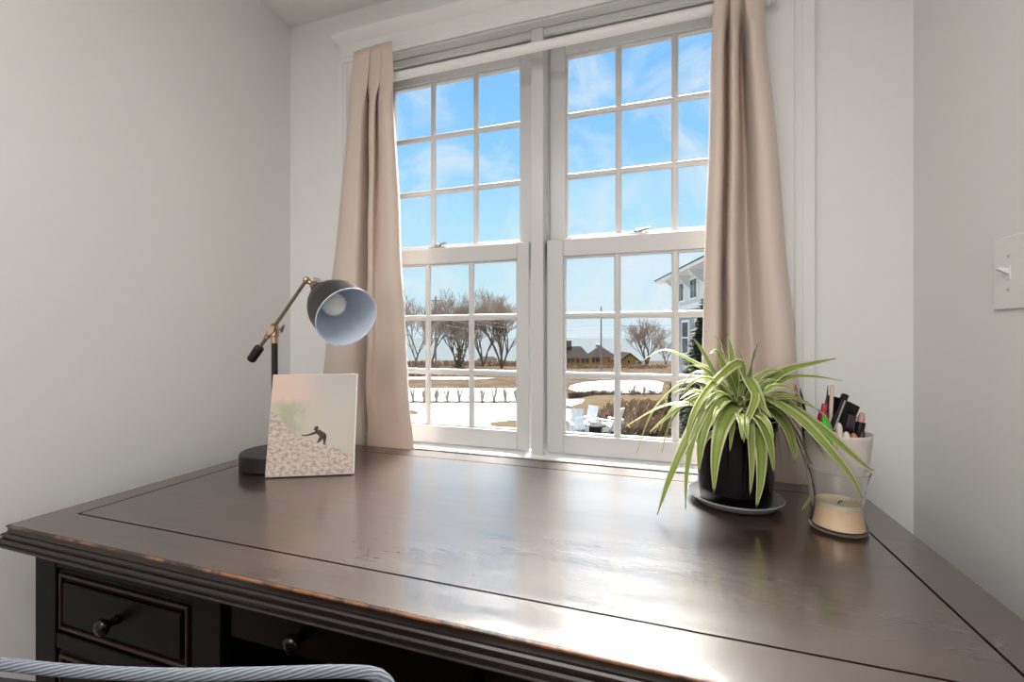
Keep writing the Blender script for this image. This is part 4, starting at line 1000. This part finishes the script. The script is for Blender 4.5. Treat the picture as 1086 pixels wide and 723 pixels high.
house('ochre house with a grey hipped roof behind the utility pole', 124, 627, 654, 389, 378.5, 367.5, 638, 641, 9, M['ochre'], [(628, 631, 379.5, 384), (632, 636, 379.5, 384), (645, 647, 380, 384), (650, 652, 380, 384)])
house('ochre gabled barn right of the grey utility pole', 108, 658, 678, 389, 383.5, 374.5, 0, 0, 10, M['ochre'], [(665.5, 668, 382, 384.5)], gable=True)
house('low white house half hidden behind the left bare trees', 135, 506, 526, 386, 381.5, 378.5, 510, 522, 8, M['whitesiding'], [(511, 512.5, 382.5, 384.5), (519, 520.5, 382.5, 384.5)])

# neighbouring white house
def neighbour():
    A0 = V(717, 358, 26.0); B0 = V(812, 358, 15.5); A0.z = B0.z = 0
    d = (B0-A0).normalized(); nrm = Vector((d.y, -d.x, 0))
    if nrm.dot(A0) > 0: nrm = -nrm
    Ln = (B0-A0).length; zb_ = gz(22)-.4; zt_ = EYE+3.25; zm = EYE+1.75
    o = empty('neighbour_house', (A0.x, A0.y, zb_))
    def P(s_, n_, z): q = A0 + d*s_ + nrm*n_; return Vector((q.x, q.y, z))
    def slab(s0, s1, n0, n1, z0, z1, name, m, par=o):
        mb = MB(); c_ = (P(s0, n0, z0)+P(s1, n1, z1))/2; mb.obox(c_, d*((s1-s0)/2), nrm*((n1-n0)/2), UP*((z1-z0)/2)); return mb.build(name, m, par)
    slab(0, Ln, -8, 0, zb_, zm, 'lower_wall', M['greysiding']); slab(0, Ln, -8, .02, zm, zt_, 'upper_wall', M['whitesiding'])
    slab(-.3, Ln+.2, -8.2, .35, zm-.30, zm-.05, 'belt_course', M['whitepaint'])
    slab(-.05, .25, -.2, .06, zb_, zt_, 'corner_board', M['whitepaint'])
    slab(-1.0, Ln+.6, -8.6, .95, zt_, zt_+.16, 'eave', M['whitepaint'])
    rf = MB(); e = [P(-1.1, 1.05, zt_+.17), P(Ln+.8, 1.05, zt_+.17), P(Ln+.8, -8.8, zt_+.17), P(-1.1, -8.8, zt_+.17)]; r0, r1 = P(3.2, -4, zt_+2.1), P(Ln-3, -4, zt_+2.1)
    rf.v = e+[r0, r1]; rf.f = [(0, 1, 5, 4), (1, 2, 5), (2, 3, 4, 5), (3, 0, 4), (3, 2, 1, 0)]; rf.build('roof', M['roofgrey'], o)
    s_ = .6
    for k_ in range(5):
        wn = slab(s_, s_+1.15, .02, .09, zm+.22, zm+1.30, 'window_trim', M['whitepaint']); slab(s_+.14, s_+.52, .09, .11, zm+.30, zm+1.22, 'pane', M['darkglass'], wn); slab(s_+.63, s_+1.01, .09, .11, zm+.30, zm+1.22, 'pane', M['darkglass'], wn)
        mb = MB(); mb.prism([P(s_-.20, .02, zt_-.75), P(s_-.20, .02, zt_), P(s_-.20, .80, zt_)], d*.12); mb.build('bracket', M['whitepaint'], o)
        if k_ < 4:
            wn = slab(s_+.7, s_+1.9, 0, .08, EYE-.95, EYE+.95, 'window_trim', M['whitepaint']); slab(s_+.85, s_+1.75, .08, .10, EYE-.82, EYE-.04, 'pane', M['darkglass'], wn); slab(s_+.85, s_+1.75, .08, .10, EYE+.04, EYE+.82, 'pane', M['darkglass'], wn)
        s_ += 2.1
    tag(o, 'large white neighbouring house with bracketed eaves, beside the right curtain', 'house')
neighbour()
def conifer(u, D, vtop, rad, m, label, name, n=2600, seed=1):
    rg = random.Random(seed); p = ground_at(u, D); H = V(u, vtop, D).z-p.z; o = empty(name, p)
    MB().tube([p, p+UP*H*.95], [.10, .02], 8).build('trunk', M['bark'], o)
    mb = MB()
    for _ in range(n):
        f = rg.random()**.8; z = H*(.04+.96*f); r_ = rad*(1-f)**.8*rg.uniform(.35, 1.05); a_ = rg.uniform(0, 6.283)
        c_ = p+Vector((math.cos(a_)*r_, math.sin(a_)*r_, z)); out = Vector((math.cos(a_), math.sin(a_), rg.uniform(-.4, .3))).normalized()*rg.uniform(.12, .30); s_ = out.cross(UP).normalized()*.05+UP*rg.uniform(-.05, .05)
        k_ = len(mb.v); mb.v += [c_-s_, c_+s_, c_+out]; mb.f.append((k_, k_+1, k_+2))
    mb.build('foliage', m, o); tag(o, label, 'tree' if H > 2 else 'shrub'); return o
conifer(752, 15, 316, 1.25, M['evergreen'], 'dark evergreen tree in front of the white neighbouring house', 'evergreen_tree', 5200, 2)
conifer(714, 24, 404, .42, M['yellowgreen'], 'yellowish upright shrub at the right end of the snow strip', 'upright_shrub', 900, 3)
conifer(678, 95, 382, 1.6, M['evergreen'], 'small dark green bush right of the ochre barn', 'evergreen_bush', 700, 4)

# white garden chairs
def garden_chair(loc, rz, label):
    o = empty('garden_chair', loc); c_, s_ = math.cos(rz), math.sin(rz); loc = Vector(loc)
    def T(p): return loc + Vector((p[0]*c_-p[1]*s_, p[0]*s_+p[1]*c_, p[2]))
    def ob(name, c0, hx, hy, hz, rx=0, arr=None):
        mb = MB()
        for cx_ in (arr or [0]):
            ctr = T((c0[0]+cx_, c0[1], c0[2])); X = T((1, 0, 0))-loc; Y = T((0, 1, 0))-loc; Yr = Y*math.cos(rx)+UP*math.sin(rx); Zr = UP*math.cos(rx)-Y*math.sin(rx)
            mb.obox(ctr, X*hx, Yr*hy, Zr*hz)
        return mb.build(name, M['whitepaint'], o)
    ob('seat', (0, 0, .34), .26, .27, .02, R(12)); ob('backrest', (0, -.36, .68), .045, .02, .42, R(18), [-.22, -.11, 0, .11, .22])
    for x in (-.31, .31):
        ob('armrest', (x, -.02, .58), .06, .38, .015); ob('leg', (x, .26, .28), .03, .05, .30); ob('leg', (x, -.22, .26), .02, .05, .30, R(30))
    tag(o, label, 'garden chair', 'white garden chairs on the patio'); return o
g0 = garden_chair(G(622, 458), R(150), 'white slatted garden chair standing tallest in the lower right pane')
g1 = garden_chair(G(648, 459), R(60), 'white garden chair turned sideways, right of the tallest one')
g2 = garden_chair(G(614, 464), R(200), 'white garden chair nearest the window, low at the left of the pane')
def fire_table(p):
    o = empty('garden_table', p)
    MB().lathe([(0, .40), (.42, .40), (.44, .43), (.42, .46), (0, .46)], p, n=24).build('table_top', M['stone'], o, smooth=40)
    MB().lathe([(.30, 0), (.24, .2), (.30, .40)], p, n=24).build('base', M['stone'], o, smooth=True)
    tag(o, 'low grey round table between the white garden chairs', 'table')
fire_table(G(631, 462))
